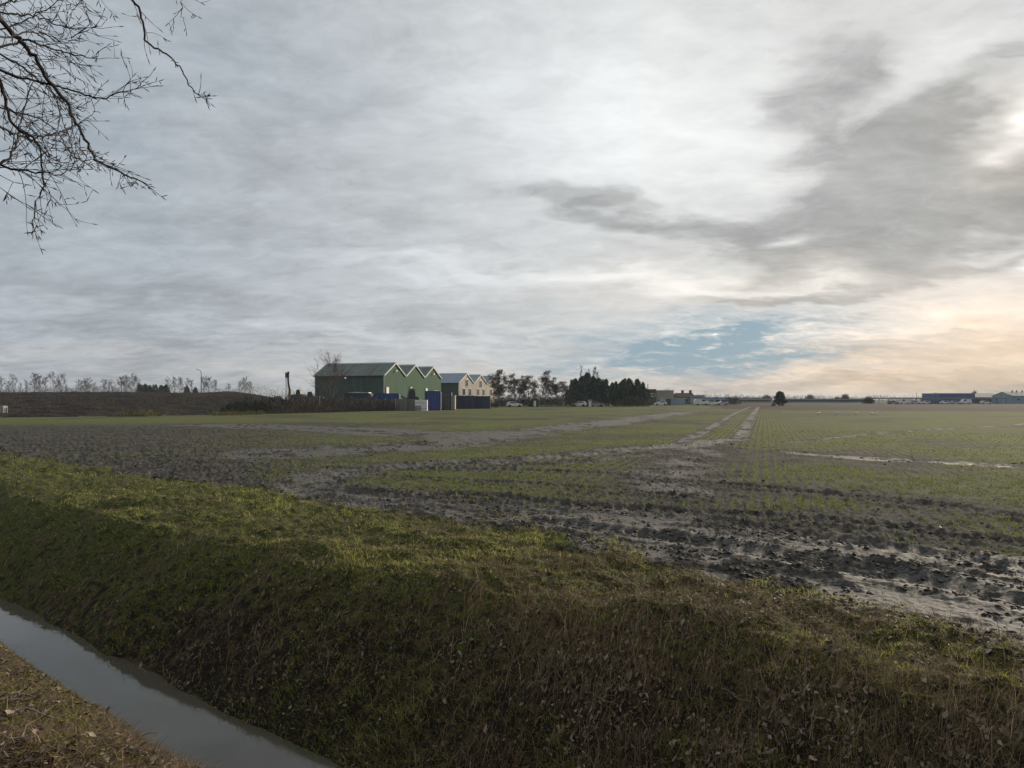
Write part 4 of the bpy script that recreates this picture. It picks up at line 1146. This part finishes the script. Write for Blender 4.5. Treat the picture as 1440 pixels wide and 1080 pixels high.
for px, py, up, rz, lb in ((1151, 583.4, 1, 20, 'leftmost white goose standing alone on the green crop'), (1176.5, 583.0, 0, 160, 'white goose feeding on the crop, second from the left'),
                           (1204, 583.6, 0, 10, 'white goose on the crop midway along the row of five'), (1226, 583.8, 1, 190, 'left bird of the close pair of white geese'), (1232.3, 584.3, 0, 30, 'right bird of the close pair of white geese')):
    x_, y_ = G(px, py); z_ = ground_z(x_, y_)
    t = thing('white_goose', lb, 'goose', (x_, y_, z_ + .02), R(rz), 'white geese on the field'); t.scale = (.62, .62, .62)
    for me, nm in zip(gm[up], ('body', 'legs', 'beak')): link(nm, me, None, t)

# ------------------------------------------------------------------ trees
def tubes_np(segs, k=3):
    """segs: list of (p0, p1, r0, r1); open k-sided tubes in one go"""
    S = np.array([(*a, *b, r0, r1) for a, b, r0, r1 in segs], np.float64)
    p0, p1, r0, r1 = S[:, 0:3], S[:, 3:6], S[:, 6:7], S[:, 7:8]
    d = p1 - p0; d /= np.maximum(np.linalg.norm(d, axis=1, keepdims=True), 1e-6)
    ref = np.where(np.abs(d[:, 2:3]) < 0.9, np.array([[0, 0, 1.0]]), np.array([[1.0, 0, 0]]))
    a = np.cross(d, ref); a /= np.linalg.norm(a, axis=1, keepdims=True); b = np.cross(d, a)
    N = len(S); v = np.empty((N, 2 * k, 3))
    for j in range(k):
        c, s_ = math.cos(2 * math.pi * j / k), math.sin(2 * math.pi * j / k)
        v[:, j] = p0 + (a * c + b * s_) * r0; v[:, k + j] = p1 + (a * c + b * s_) * r1
    base = np.arange(N)[:, None] * 2 * k
    q_ = np.array([(j, (j + 1) % k, k + (j + 1) % k, k + j) for j in range(k)])
    return v.reshape(-1, 3), (base[:, :, None] + q_[None]).reshape(-1, 4)
def tube_mesh(name, segs, mat, k=3):
    v, q_ = tubes_np(segs, k)
    me = mesh_np(name, v, quads=q_, smooth=True)
    me.materials.append(mat)
    return me
def rvec(rr, s=1.0):
    return Vector((rr.gauss(0, s), rr.gauss(0, s), rr.gauss(0, s)))
def branch(segs, p, d, L_, r_, n, rr, up=0.08, wob=0.12, tip=0.35):
    """a bent run of n segments; returns its points and directions"""
    out = []
    d = d.normalized()
    for i in range(n):
        d = (d + rvec(rr, wob) + Vector((0, 0, up))).normalized()
        q_ = p + d * (L_ / n)
        ra, rb = r_ * (1 - (1 - tip) * i / n), r_ * (1 - (1 - tip) * (i + 1) / n)
        segs.append((tuple(p), tuple(q_), ra, rb))
        out.append((q_.copy(), d.copy(), rb))
        p = q_
    return out
def bare_tree(seed, h, spread, nb=16, fork=1, tw=0.018, start=0.22, up=0.10, twigs=(4, 3)):
    rr = random.Random(seed)
    tr, cr = [], []
    tips = []
    for f in range(fork):
        p = Vector((rr.uniform(-.25, .25) * (fork > 1), rr.uniform(-.2, .2) * (fork > 1), 0))
        hh = h * rr.uniform(.78, 1.0) if fork > 1 else h * .96
        stem = branch(tr, p, Vector((rr.gauss(0, .16) * (fork > 1), rr.gauss(0, .12) * (fork > 1), 1)), hh, .011 * h * (0.7 if fork > 1 else 1), 9, rr, .25, .06, .15)
        for i in range(nb // fork + 1):
            u = rr.uniform(start, .97)
            q_, d, r_ = stem[min(8, int(u * 9))]
            a_ = rr.uniform(0, 2 * math.pi)
            dd = Vector((math.cos(a_), math.sin(a_), rr.uniform(.45, 1.2)))
            L_ = spread * rr.uniform(.6, 1.1) * (1.15 - .75 * abs(u - .45)) * (1.1 - .55 * u)
            b1 = branch(cr, q_.copy(), dd, L_, max(tw * 1.4, r_ * .55), 5, rr, up, .13, .4)
            tips.append(b1[-1][0])
            for j in range(twigs[0]):
                q2, d2, r2 = b1[rr.randrange(1, 5)]
                b2 = branch(cr, q2.copy(), d2 + rvec(rr, .55), L_ * rr.uniform(.3, .6), tw, 3, rr, up, .18, .6)
                tips.append(b2[-1][0])
                for k_ in range(twigs[1]):
                    q3, d3, r3 = b2[rr.randrange(0, 3)]
                    branch(cr, q3.copy(), d3 + rvec(rr, .6), L_ * rr.uniform(.14, .3), tw * .75, 2, rr, up, .2, .7)
    return tr, cr, tips
def place_tree(name, label, meshes, px, d, scale=1.0, rz=0.0, group=None, dz=-0.1, cat='tree', sx=1.0):
    x_ = (px - 720) / FOC * d
    t = thing(name, label, cat, (x_, d, ground_z(x_, d) + dz), rz, group)
    t.scale = (scale * sx, scale * sx, scale)
    for nm, me in meshes: link(nm, me, None, t)
    return t
def clumps(name, pts, n_each, rad, size, mat, seed, flat=0.7, shade=0.35):
    g = np.random.default_rng(seed)
    c = np.repeat(np.array(pts), n_each, 0)
    N = len(c)
    off = g.normal(0, 1, (N, 3)); off /= np.maximum(np.linalg.norm(off, axis=1, keepdims=True), 1e-6)
    off *= (g.random((N, 1)) ** 0.5) * np.asarray(rad) * np.array([1, 1, flat])
    c = c + off
    a = g.normal(0, 1, (N, 3)); a /= np.linalg.norm(a, axis=1, keepdims=True)
    b = np.cross(a, g.normal(0, 1, (N, 3))); b /= np.maximum(np.linalg.norm(b, axis=1, keepdims=True), 1e-6)
    s_ = size * g.uniform(.55, 1.3, (N, 1))
    v = np.stack((c - a * s_ - b * s_ * .5, c + a * s_ * .6 - b * s_ * .55, c + a * s_ * 1.1 + b * s_ * .25, c - a * s_ * .4 + b * s_ * .6), 1).reshape(-1, 3)
    q_ = np.arange(N * 4).reshape(N, 4)
    val = np.repeat(np.repeat(g.uniform(1 - shade, 1 + shade, len(pts)), n_each) * g.uniform(.75, 1.25, N), 4)
    tone = np.repeat(g.random(N), 4)
    me = mesh_np(name, v, quads=q_, attrs=dict(val=val, tone=tone))
    me.materials.append(mat)
    return me
m_needle = foliage_mat("evergreen_needles", ((0.030, 0.062, 0.052), (0.045, 0.082, 0.062), (0.062, 0.102, 0.070)), .7)
m_ivy = foliage_mat("brown_clinging_leaves", ((0.042, 0.036, 0.028), (0.068, 0.052, 0.038), (0.095, 0.070, 0.050)), .7)
m_bush = foliage_mat("bramble_stems", ((0.045, 0.036, 0.032), (0.082, 0.064, 0.054), (0.125, 0.100, 0.082)), .8)
m_dbush = foliage_mat("dark_bush_leaves", ((0.020, 0.030, 0.018), (0.035, 0.045, 0.026), (0.055, 0.060, 0.035)), .7)
m_ygrass = foliage_mat("pale_reed", ((0.09, 0.09, 0.03), (0.16, 0.15, 0.06), (0.22, 0.19, 0.09)), .8)

# bare trees behind the ploughed mound
kinds = []
for i, (sp, nb, fk, st, up) in enumerate(((.30, 20, 1, .2, .10), (.26, 22, 2, .15, .14), (.36, 22, 3, .12, .10), (.20, 18, 1, .15, .2))):
    tr_, cr_, _ = bare_tree(40 + i, 8.0, 8.0 * sp, nb + 6, fk, .034, st, up, (5, 3))
    kinds.append([('trunk', tube_mesh('trunk', tr_, m_bark, 5)), ('crown', tube_mesh('crown', cr_, m_twig))])
spots = [(1, 531, 2), (10, 534, 1), (19, 527, 0), (28, 537, 3), (37, 533, 3), (48, 522, 1), (56, 528, 2), (63, 528, 3), (77, 524, 0), (86, 527, 2), (94, 541, 3), (111, 532, 1),
         (119, 535, 2), (125, 529, 1), (132, 538, 0), (146, 531, 1), (153, 536, 3), (159, 534, 0), (170, 530, 2), (177, 529, 2), (184, 526, 0), (192, 532, 2),
         (239, 531, 0), (245, 528, 3), (253, 528, 1), (262, 532, 0), (269, 533, 3), (288, 527, 1), (293, 531, 2), (302, 532, 1), (322, 541, 2), (338, 534, 1), (344, 531, 2), (352, 535, 1)]
ordn = ['first', 'second', 'third', 'fourth', 'fifth', 'sixth', 'seventh', 'eighth', 'ninth', 'tenth', 'eleventh', 'twelfth', 'thirteenth', 'fourteenth', 'fifteenth', 'sixteenth', 'seventeenth']
look = ['bare spreading tree', 'bare twin stemmed tree', 'bare bushy tree', 'bare slender tree']
for i, (px, top, kd) in enumerate(spots):
    d = 205 + (i * 37 % 50)
    x_ = (px - 720) / FOC * d
    hh = EYE + (HOR - top) / FOC * d - ground_z(x_, d)
    hh = max(hh, 3.0)
    od = ordn[i] + ' from the left' if i < 17 else ('rightmost' if i == len(spots) - 1 else ordn[len(spots) - 1 - i] + ' from the right')
    place_tree('bare_tree', '%s in the row behind the ploughed mound, %s' % (look[kd], od), kinds[kd], px, d, hh / 8.0, i * 1.3, 'bare trees behind the ploughed mound', sx=1.0)
# low dark pines in the same row
ev = []
for i in range(4):
    rr = random.Random(90 + i); pts = []
    for j in range(150):
        u = rr.random() ** .8; rad_ = (1 - u) ** .75 * .30 * rr.uniform(.5, 1.1) * (1.0 if u > .1 else .8); a_ = rr.uniform(0, 6.283)
        pts.append((rad_ * math.cos(a_) * 8, rad_ * math.sin(a_) * 8, (.05 + .94 * u) * 8))
    for lobe in range(5 + i % 2):                        # side leaders that break the outline
        a_ = rr.uniform(0, 6.283); rl = rr.uniform(.6, 1.7); zt = rr.uniform(.60, 1.0) * 8
        for j in range(26):
            u = rr.random(); pts.append((rl * math.cos(a_) + rr.gauss(0, .45) * (1 - u), rl * math.sin(a_) + rr.gauss(0, .45) * (1 - u), zt - (1 - u) * 4.2))
    tr_ = []; branch(tr_, Vector((0, 0, 0)), Vector((0, 0, 1)), 7.4, .17, 6, rr, .3, .02, .2)
    for j in range(16):
        z_ = rr.uniform(.8, 6.5); a_ = rr.uniform(0, 6.283); branch(tr_, Vector((0, 0, z_)), Vector((math.cos(a_), math.sin(a_), .3)), 2.2 * (1 - z_ / 9), .05, 3, rr)
    ev.append([('trunk', tube_mesh('trunk', tr_, m_bark, 5)), ('crown', clumps('crown', pts, 26, .44, .15, m_needle, 60 + i, 1.05, .45))])
def evergreen(px, top, d, kd, wide, label, rz, group, name='evergreen_tree', pen=0):
    x_ = (px - 720) / FOC * d
    hh = EYE + (HOR - top) / FOC * d - ground_z(x_, d)
    return place_tree(name, label, ev[kd], px, d, hh / 8.2, rz, group, sx=wide * 1.3)
sidep = ['leftmost', 'second from left', 'third from left', 'fourth from left', 'fifth from left', 'sixth from left', 'seventh from left', 'rightmost']
for i, (px, top) in enumerate(((197, 540), (204, 539), (211, 541), (219, 540), (227, 541), (234, 540), (263, 542), (274, 544))):
    evergreen(px, top, 262 + i * 3, i % 4, 1.0, 'low dark pine between bare trees behind the mound, %s of its row' % sidep[i], i * 2.1, 'low pines behind the ploughed mound', 'pine_tree')
# dense evergreens beside the clumpy trees
evs = [(803, 540, .85), (809, 532, .9), (818, 528, .85), (826, 523, .95), (834, 528, .9), (842, 531, .85), (852, 532, .85), (861, 537, .75), (866, 536, .7), (876, 534, .8), (885, 531, .9), (896, 532, .95), (904, 538, .85), (909, 546, .8)]
lbs = ['leftmost and lowest of the dense dark evergreens', 'second dark evergreen from the left of the dense group', 'dark evergreen just left of the tallest one', 'tallest dense dark evergreen with a pointed top', 'dark evergreen just right of the tallest one',
       'second dark evergreen right of the tallest one', 'rounded dark evergreen before the dip in the group', 'slim dark evergreen at the right end of the first group', 'slim dark evergreen beside the gap in the evergreens',
       'dark evergreen at the left end of the second evergreen group', 'tallest dark evergreen of the second evergreen group', 'broad dark evergreen in the middle of the second group', 'dark evergreen sloping down towards the brown building', 'lowest dark evergreen touching the brown building']
for i, ((px, top, wd), lb) in enumerate(zip(evs, lbs)):
    evergreen(px, top, 200 + (i * 7 % 12), (i * 3 + 1) % 4, wd, lb, i * 1.9, 'dense dark evergreens')
t = evergreen(1096, 549.5, 208, 2, 1.55, 'lone broad dark conifer standing at the far edge of the crop', .4, None, 'conifer')
# bare poplar tips behind the evergreens
pop = []
for i in range(2):
    tr_, cr_, _ = bare_tree(140 + i, 10, 1.7, 34, 1, .03, .25, .35, (4, 2))
    pop.append([('trunk', tube_mesh('trunk', tr_, m_bark, 5)), ('crown', tube_mesh('crown', cr_, m_rtwig))])
for i, (px, top, lb) in enumerate(((818, 516, 'tall bare poplar whose tip shows left of the tallest evergreen'), (834, 518, 'tall bare poplar whose tip shows right of the tallest evergreen'), (827, 521, 'bare poplar between the two taller poplar tips'), (843, 525, 'lower bare poplar right of the poplar tips'), (911, 541, 'small bare poplar behind the lowest evergreen'))):
    place_tree('poplar_tree', lb, pop[i % 2], px, 222, (EYE + (HOR - top) * .222) / 10, i, 'bare poplars behind the evergreens')
# clumpy dark trees left of the evergreens
ald = []
for i in range(3):
    tr_, cr_, tp_ = bare_tree(170 + i, 8.2, 2.9, 20, 1 + (i == 1), .035, .28, .05, (4, 3))
    rr = random.Random(5 + i); rr.shuffle(tp_)
    ald.append([('trunk', tube_mesh('trunk', tr_, m_bark, 5)), ('branches', tube_mesh('branches', cr_, m_bark)), ('crown', clumps('crown', [tuple(p) for p in tp_[:90]], 26, .70, .11, m_ivy, 30 + i, .75, .45))])
for i, (px, top, kd, lb) in enumerate(((697, 540, 2, 'leftmost clumpy dark leaved tree beside the navy container'), (706, 526, 0, 'tallest clumpy tree at the left end of its row'), (717, 532, 1, 'clumpy tree just right of the tallest left one'),
        (728, 533, 2, 'clumpy tree with sky showing through over the white car'), (744, 533, 0, 'clumpy tree over the white van'), (760, 528, 1, 'rounded clumpy tree above the green cabin'), (774, 535, 2, 'clumpy tree right of the green cabin'), (789, 540, 0, 'rightmost clumpy tree next to the evergreens'))):
    d = 192 + i * 5 % 13
    place_tree('alder_tree', lb, ald[kd], px, d, 1.04 * (EYE + (HOR - top) / FOC * d) / 8.4, i * 2.3, 'clumpy dark trees beside the cream warehouse', sx=1.15)
for i, (px, top, lb) in enumerate(((700, 537, 'thin bare tree half hidden by the leftmost clumpy trees'), (723, 536, 'thin bare tree filling the gap above the white car'), (736, 538, 'thin bare tree just left of the white van'), (752, 535, 'thin bare tree behind the green cabin'),
        (768, 537, 'thin bare tree right of the green cabin'), (782, 538, 'thin bare tree next to the rightmost clumpy tree'), (797, 541, 'thin bare tree touching the leftmost evergreen'))):
    place_tree('bare_tree', lb, kinds[(i * 2 + 1) % 4], px, 204 + i, (EYE + (HOR - top) * .206) / 8.0, i * 1.7, 'bare trees among the clumpy trees', sx=1.25)
# reddish bare tree in front of the green warehouse
tr_, cr_, _ = bare_tree(201, 9.6, 4.4, 40, 3, .017, .10, .10, (6, 4))
place_tree('bare_tree', 'reddish bare tree in front of the left end of the green warehouse', [('trunk', tube_mesh('trunk', tr_, m_rtwig, 5)), ('crown', tube_mesh('crown', cr_, m_rtwig))], 467, 134, .98, 0)

# ------------------------------------------------------------------ hedges and bushes
def thicket(name, label, cat, pts, n, hfun, wfun, size, mat, seed, group=None, kind=None, hair=.35):
    """tangle of short stems filling a low hedge that follows pts (x, y)"""
    g = np.random.default_rng(seed)
    P_ = np.array(pts, float); seg = np.hypot(*(P_[1:] - P_[:-1]).T); cum = np.concatenate(([0], np.cumsum(seg)))
    s_ = g.uniform(0, cum[-1], n); u = s_ / cum[-1]
    x = np.interp(s_, cum, P_[:, 0]); y = np.interp(s_, cum, P_[:, 1])
    hh = hfun(u) * (0.75 + 0.5 * fbm(s_ * .7, 0 * s_, seed, 3)); ww = wfun(u)
    a = g.uniform(0, 2 * np.pi, n); rr_ = np.sqrt(g.random(n))
    dxy = np.stack((np.cos(a), np.sin(a)), 1) * (rr_ * ww)[:, None]
    x, y = x + dxy[:, 0], y + dxy[:, 1]
    z0 = land(x, y)['z']
    top = hh * np.sqrt(np.clip(1 - rr_ ** 2, 0.02, 1))
    z = z0 + top * g.uniform(0.0, 1, n) ** .55
    d_ = g.normal(0, 1, (n, 3)); d_[:, 2] = np.abs(d_[:, 2]) * .8 + .15; d_ /= np.linalg.norm(d_, axis=1, keepdims=True)
    L_ = size * g.uniform(.6, 1.7, n) * np.where(g.random(n) < hair, 1.7, 1)
    lean = d_[:, :2] * L_[:, None]
    v, qd, tr_, at = blades(np.stack((x, y, z), 1), d_[:, 2] * L_, lean, np.full(n, size * .13), dict(tone=np.clip(g.normal(.45, .3, n), 0, 1), val=g.uniform(.6, 1.3, n)))
    me = mesh_np(name, v, quads=qd, tris=tr_, attrs=at)
    return put(link(name, me, mat), label, cat, group, kind)
def gp(px, py): return G(px, py)
hp = [gp(372, 582.3), gp(420, 581.2), gp(470, 579.6), gp(520, 578.2), gp(560, 577.2), gp(600, 576.2), gp(645, 574.6)]
thicket('bramble_hedge', 'long tangled brown bramble hedge along the yard in front of the warehouses', 'hedge', hp, 16000, lambda u: np.interp(u, (0, .2, .5, .75, 1), (2.3, 2.3, 1.9, 1.5, .7)), lambda u: 2.0 + 0 * u, .42, m_bush, 11)
thicket('dark_bush', 'dark evergreen bush at the foot of the ploughed mound, left of the brambles', 'bush', [gp(318, 583), gp(345, 582.6), gp(376, 582)], 4500, lambda u: np.interp(u, (0, .3, .8, 1), (1.0, 1.9, 1.9, 1.2)), lambda u: 1.6 + 0 * u, .30, m_dbush, 12)
thicket('reed_tuft', 'yellowish dry grass clump at the edge of the dark mound', 'grass', [gp(172, 586), gp(196, 585.4), gp(226, 586)], 900, lambda u: .55 + 0 * u, lambda u: 1.1 + 0 * u, .30, m_ygrass, 13)
thicket('reed_tuft', 'pale dry grass fringe below the dark bush', 'grass', [gp(298, 585.5), gp(340, 584.2), gp(372, 583.4)], 1300, lambda u: .45 + 0 * u, lambda u: .8 + 0 * u, .26, m_ygrass, 14)
thicket('dead_weeds', 'dark withered weeds and clods strewn over the ploughed mound', 'weeds', [(-140, 108), (-100, 106), (-66, 108), (-46, 112)], 16000, lambda u: .16 + 0 * u, lambda u: 26 + 0 * u, .26, m_bush, 19, kind='stuff')
thicket('bramble_bush', 'greyish bare undergrowth beneath the clumpy trees', 'bush', [((690 - 720) * .186, 186), ((745 - 720) * .189, 189), ((806 - 720) * .190, 190)], 9000, lambda u: 2.2 + 1.8 * fbm(u * 14, 0 * u, 4, 3), lambda u: 1.3 + 0 * u, .5, m_bush, 15)
thicket('bramble_bush', 'brown bare bush in front of the second evergreen group', 'bush', [((872 - 720) * .19, 190), ((906 - 720) * .19, 190)], 2600, lambda u: 1.0 + 1.8 * np.sin(np.pi * u), lambda u: 1.5 + 0 * u, .5, m_bush, 16)
thicket('bramble_bush', 'bare bush behind the cream building roof', 'bush', [((926 - 720) * .285, 285), ((948 - 720) * .285, 285)], 2400, lambda u: 4.6 + 1.4 * np.sin(np.pi * u), lambda u: 1.6 + 0 * u, .6, m_bush, 17)
thicket('garden_hedge', 'dull bare hedge between the pale blue shed and the cream glasshouse', 'hedge', [((1022 - 720) * .25, 250), ((1039 - 720) * .25, 250)], 2200, lambda u: 2.9 + 0 * u, lambda u: 1.0 + 0 * u, .45, m_bush, 18)
for (px, top, hw, d, lb, mt) in ((1078, 555.5, 7, 470, 'bare rounded bush left of the lone conifer', m_bush), (1139, 555.5, 8, 480, 'bare wide bush behind the long shed', m_bush), (1177, 558.3, 5, 470, 'small dark bush left of the taller one', m_dbush),
                                 (1188, 554.3, 7, 480, 'taller rounded bush on the right skyline', m_bush), (1221, 558.4, 9, 300, 'dark rounded bush at the left end of the canopy', m_dbush), (1299.5, 555.5, 4, 420, 'small dark tree shaped bush above the canopy', m_dbush),
                                 (1309.5, 559, 4, 410, 'dark dome shaped bush beside the deep blue warehouse', m_dbush), (1370, 551.5, 5, 400, 'dark bush peeping over the deep blue warehouse', m_dbush)):
    c_ = (px - 720) / FOC * d; w_ = hw / FOC * d
    hgt = EYE + (HOR - top) / FOC * d
    thicket('round_bush', lb, 'bush', [(c_ - w_ * .45, d), (c_ + w_ * .45, d)], 2600, lambda u: hgt * (0.85 + .15 * np.sin(np.pi * u)), lambda u: w_ * .6 + 0 * u, .16 * hgt, mt, int(px))
# far woods that read as one grey band on the skyline
def wood(name, label, px0, px1, d, hfun, n, mat, seed, size):
    thicket(name, label, 'wood', [((px0 - 720) / FOC * d, d), ((px1 - 720) / FOC * d, d)], n, hfun, lambda u: 5 + 0 * u, size, mat, seed, kind='stuff')
m_farw = foliage_mat("far_wood", ((0.060, 0.054, 0.052), (0.080, 0.072, 0.068), (0.10, 0.088, 0.08)), .9)
wood('distant_wood', 'hazy low wood on the skyline behind the ploughed mound', -120, 205, 290, lambda u: 2.0 + 3.2 * fbm(u * 50, 0 * u, 3, 4), 15000, m_farw, 21, .6)
wood('distant_wood', 'hazy row of poplars and scrub behind the rig mast', 200, 450, 320, lambda u: 2.6 + 3.4 * fbm(u * 70, 0 * u, 5, 2) * (u > .55) + 1.8 * fbm(u * 40, 0 * u, 3, 3), 9000, m_farw, 22, .6)
wood('distant_wood', 'thin far wood along the skyline in the middle', 690, 1080, 620, lambda u: 4.2 + 4.5 * fbm(u * 60, 0 * u, 6, 3) * (fbm(u * 9, 0 * u, 8, 2) > .48), 9000, m_farw, 23, 1.5)
wood('distant_wood', 'thin far wood along the skyline on the right', 1040, 1560, 760, lambda u: 4.4 + 3.6 * fbm(u * 90, 0 * u, 7, 3) * (fbm(u * 11, 0 * u, 9, 2) > .5), 11000, m_farw, 24, 1.7)

# ------------------------------------------------------------------ bare tree overhead: trunk out of frame, limbs hanging into the view
tx, ty = -4.7, 2.2
m_limb = simple("dark_limb_bark", (0.028, 0.022, 0.020), 0.85, 0.3, 9.0)
rt = random.Random(77)
ot = thing('overhanging_tree', 'leafless tree whose dark budded twigs hang into the upper left', 'tree', (tx, ty, ground_z(tx, ty) - .05))
O = Vector(ot.location)
tk = MB(); tk.tube([(0, 0, 0), (.02, 0, .35), (.05, .02, 2.0), (-.05, .08, 4.0), (.1, .1, 6.0), (.2, .2, 8.0), (.1, .3, 10.0)], [.30, .23, .20, .17, .14, .10, .05], 12)
tk.build('trunk', m_bark, ot)
# limbs: photo pixels with distance, read off the picture, each started at the trunk
Z = 3.175
limbs = [
    # start height on trunk, radius at frame edge (m), [(x, y, depth)] in enlarged pixels
    (5.2, .0125, [(0, 95, 2.9), (100, 185, 3.0), (160, 270, 3.05), (230, 375, 3.1), (300, 470, 3.1), (350, 570, 3.05), (400, 660, 3.0), (440, 715, 2.95), (540, 770, 2.9), (610, 800, 2.85), (655, 818, 2.8)]),
    (4.3, .0075, [(0, 310, 3.2), (120, 350, 3.25), (220, 375, 3.3), (330, 405, 3.3), (440, 440, 3.25), (520, 420, 3.2), (590, 400, 3.2), (635, 365, 3.2)]),
    (4.0, .0095, [(-170, 150, 2.65), (-70, 270, 2.68), (0, 355, 2.7), (30, 450, 2.75), (70, 570, 2.8), (150, 620, 2.85), (185, 700, 2.9), (195, 800, 2.9), (165, 900, 2.9), (145, 985, 2.9), (150, 1015, 2.9)]),
    (3.2, .0085, [(-160, 800, 2.6), (-60, 770, 2.6), (0, 735, 2.6), (45, 690, 2.65), (72, 620, 2.75), (100, 520, 2.9), (140, 380, 3.0), (150, 300, 3.1)]),
    (3.1, .0065, [(0, 740, 3.0), (100, 760, 3.05), (200, 775, 3.1), (290, 775, 3.15), (340, 720, 3.2)]),
    (4.6, .0060, [(0, 240, 3.4), (90, 290, 3.4), (170, 360, 3.4), (230, 400, 3.4), (260, 480, 3.35), (285, 560, 3.3), (340, 660, 3.3)]),
    (5.4, .0060, [(0, 60, 3.3), (90, 60, 3.4), (180, 80, 3.5), (270, 115, 3.5), (380, 130, 3.5), (460, 110, 3.5)]),
    (4.9, .0065, [(0, 205, 3.1), (120, 180, 3.2), (220, 215, 3.3), (330, 240, 3.35), (420, 260, 3.4), (450, 215, 3.4)]),
    (3.9, .0055, [(0, 555, 2.8), (60, 600, 2.9), (130, 615, 3.0), (230, 600, 3.1), (310, 570, 3.2), (400, 520, 3.25), (425, 460, 3.3)]),
    (6.4, .0080, [(300, -170, 3.2), (480, -120, 3.2), (595, 0, 3.1), (635, 80, 3.1), (655, 190, 3.1), (740, 240, 3.1), (800, 300, 3.1), (850, 390, 3.1), (880, 420, 3.1), (910, 432, 3.1)]),
    (6.8, .0055, [(300, -260, 3.5), (560, -230, 3.4), (720, -150, 3.4), (805, -20, 3.4), (808, 50, 3.4), (826, 100, 3.4)]),
    (5.8, .0050, [(0, 20, 3.0), (90, -10, 3.1), (200, -60, 3.2), (330, -40, 3.3), (370, 20, 3.3), (400, 60, 3.3)]),
    (5.6, .0050, [(0, 130, 3.3), (90, 100, 3.4), (180, 50, 3.4), (270, 0, 3.4), (330, -20, 3.4)]),
    (5.0, .0055, [(0, 165, 2.8), (60, 160, 2.9), (130, 140, 3.0), (200, 150, 3.1), (300, 190, 3.1), (345, 150, 3.1)]),
    (3.6, .0050, [(0, 480, 3.3), (80, 500, 3.35), (170, 530, 3.4), (250, 580, 3.4), (300, 660, 3.4), (370, 720, 3.4), (430, 690, 3.4)]),
]
def spline(pts, n=5):
    p = [2 * pts[0] - pts[1]] + pts + [2 * pts[-1] - pts[-2]]
    out = []
    for i in range(1, len(p) - 2):
        for k_ in range(n):
            u = k_ / n
            out.append(.5 * (2 * p[i] + (p[i + 1] - p[i - 1]) * u + (2 * p[i - 1] - 5 * p[i] + 4 * p[i + 1] - p[i + 2]) * u * u + (3 * p[i] - p[i - 1] - 3 * p[i + 1] + p[i + 2]) * u ** 3))
    out.append(p[-2]); return out
def twig(segs, p, d, L_, r_, rr, depth=0):
    n = max(3, int(L_ / .035))
    d = d.normalized(); sag = rr.uniform(-.02, .16)
    for i in range(n):
        t_ = i / n
        d = (d + rvec(rr, .11) + Vector((0, 0, -.06 + sag * 2.0 * t_))).normalized()
        q_ = p + d * (L_ / n)
        segs.append((tuple(p), tuple(q_), r_ * (1 - .5 * t_), r_ * (1 - .5 * (t_ + 1 / n))))
        p = q_
        if depth < 2 and i > 0 and rr.random() < (.36 if depth == 0 else .22):
            s_ = rvec(rr, .55); twig(segs, p.copy(), d * .8 + s_, L_ * rr.uniform(.25, .55), max(r_ * .7, .0011), rr, depth + 1)
        if rr.random() < .16:                          # bud on a short spur
            b_ = (d * .6 + rvec(rr, .5)).normalized()
            segs.append((tuple(p), tuple(p + b_ * .014), .0012, .0021)); segs.append((tuple(p + b_ * .014), tuple(p + b_ * .026), .0021, .0005))
    segs.append((tuple(p), tuple(p + d * .012), .0012, .0022)); segs.append((tuple(p + d * .012), tuple(p + d * .027), .0022, .0004))
for li, (z0, r_, pix) in enumerate(limbs):
    pts = [P(x_ / Z, y_ / Z, d_) - O for x_, y_, d_ in pix]
    st = Vector((.08, .06, z0))
    back = (pts[0] - pts[1]).normalized()
    pre = pts[0] + back * .45 + Vector((0, 0, .06))
    midp = st.lerp(pre, .5) + Vector((0, 0, .25))
    lead = spline([st, midp, pre, pts[0]], 4)[:-1]
    nfix = len(lead)
    body = spline([pre] + pts)[5:]
    sp_ = lead + body
    rad_ = [r_ * (2.0 - 1.0 * i / nfix) for i in range(nfix)] + [r_ * .78 * (1 - .78 * i / max(1, len(body) - 1)) for i in range(len(body))]
    sp_ = [p + rvec(rt, .0035) * (i > 3) for i, p in enumerate(sp_)]
    lm = MB().tube(sp_, rad_, 7)
    segs = []
    for i in range(nfix - 3, len(sp_) - 1):
        d_ = (sp_[i + 1] - sp_[i]).normalized()
        nt_ = 1 if rt.random() < (.62 if li not in (9, 10) else .30) else 0
        for _ in range(nt_):
            late = (i - nfix) / len(sp_)
            L_ = rt.uniform(.10, .36) * (1.0 - .8 * max(0, late)) * (.7 if li in (9, 10) else 1)
            twig(segs, sp_[i].copy(), d_ * .8 + rvec(rt, .5) + Vector((.15, 0, -.12)), L_ * .85, .0018, rt, 0)
    twig(segs, sp_[-1].copy(), (sp_[-1] - sp_[-2]), .035, .0015, rt, 2)
    tv, tq = tubes_np(segs, 3)
    lm.add(tv.tolist(), tq.tolist()); lm.build('branch', m_limb, ot)

# ------------------------------------------------------------------ haze: thin even air round the whole place
hz = bpy.data.materials.new("thin_air"); hz.use_nodes = True
hz.node_tree.nodes.clear()
k = NB(hz.node_tree)
pv = k.new('ShaderNodeVolumePrincipled')
pv.inputs['Color'].default_value = (0.82, 0.92, 1.0, 1)
pv.inputs['Density'].default_value = 0.00017
pv.inputs['Anisotropy'].default_value = 0.0
ho = k.new('ShaderNodeOutputMaterial'); k.put(ho.inputs['Volume'], pv.outputs[0])
put(MB().box(-4300, 4300, -4300, 4300, -3.0, 22.0).build('haze', hz), kind='stuff')
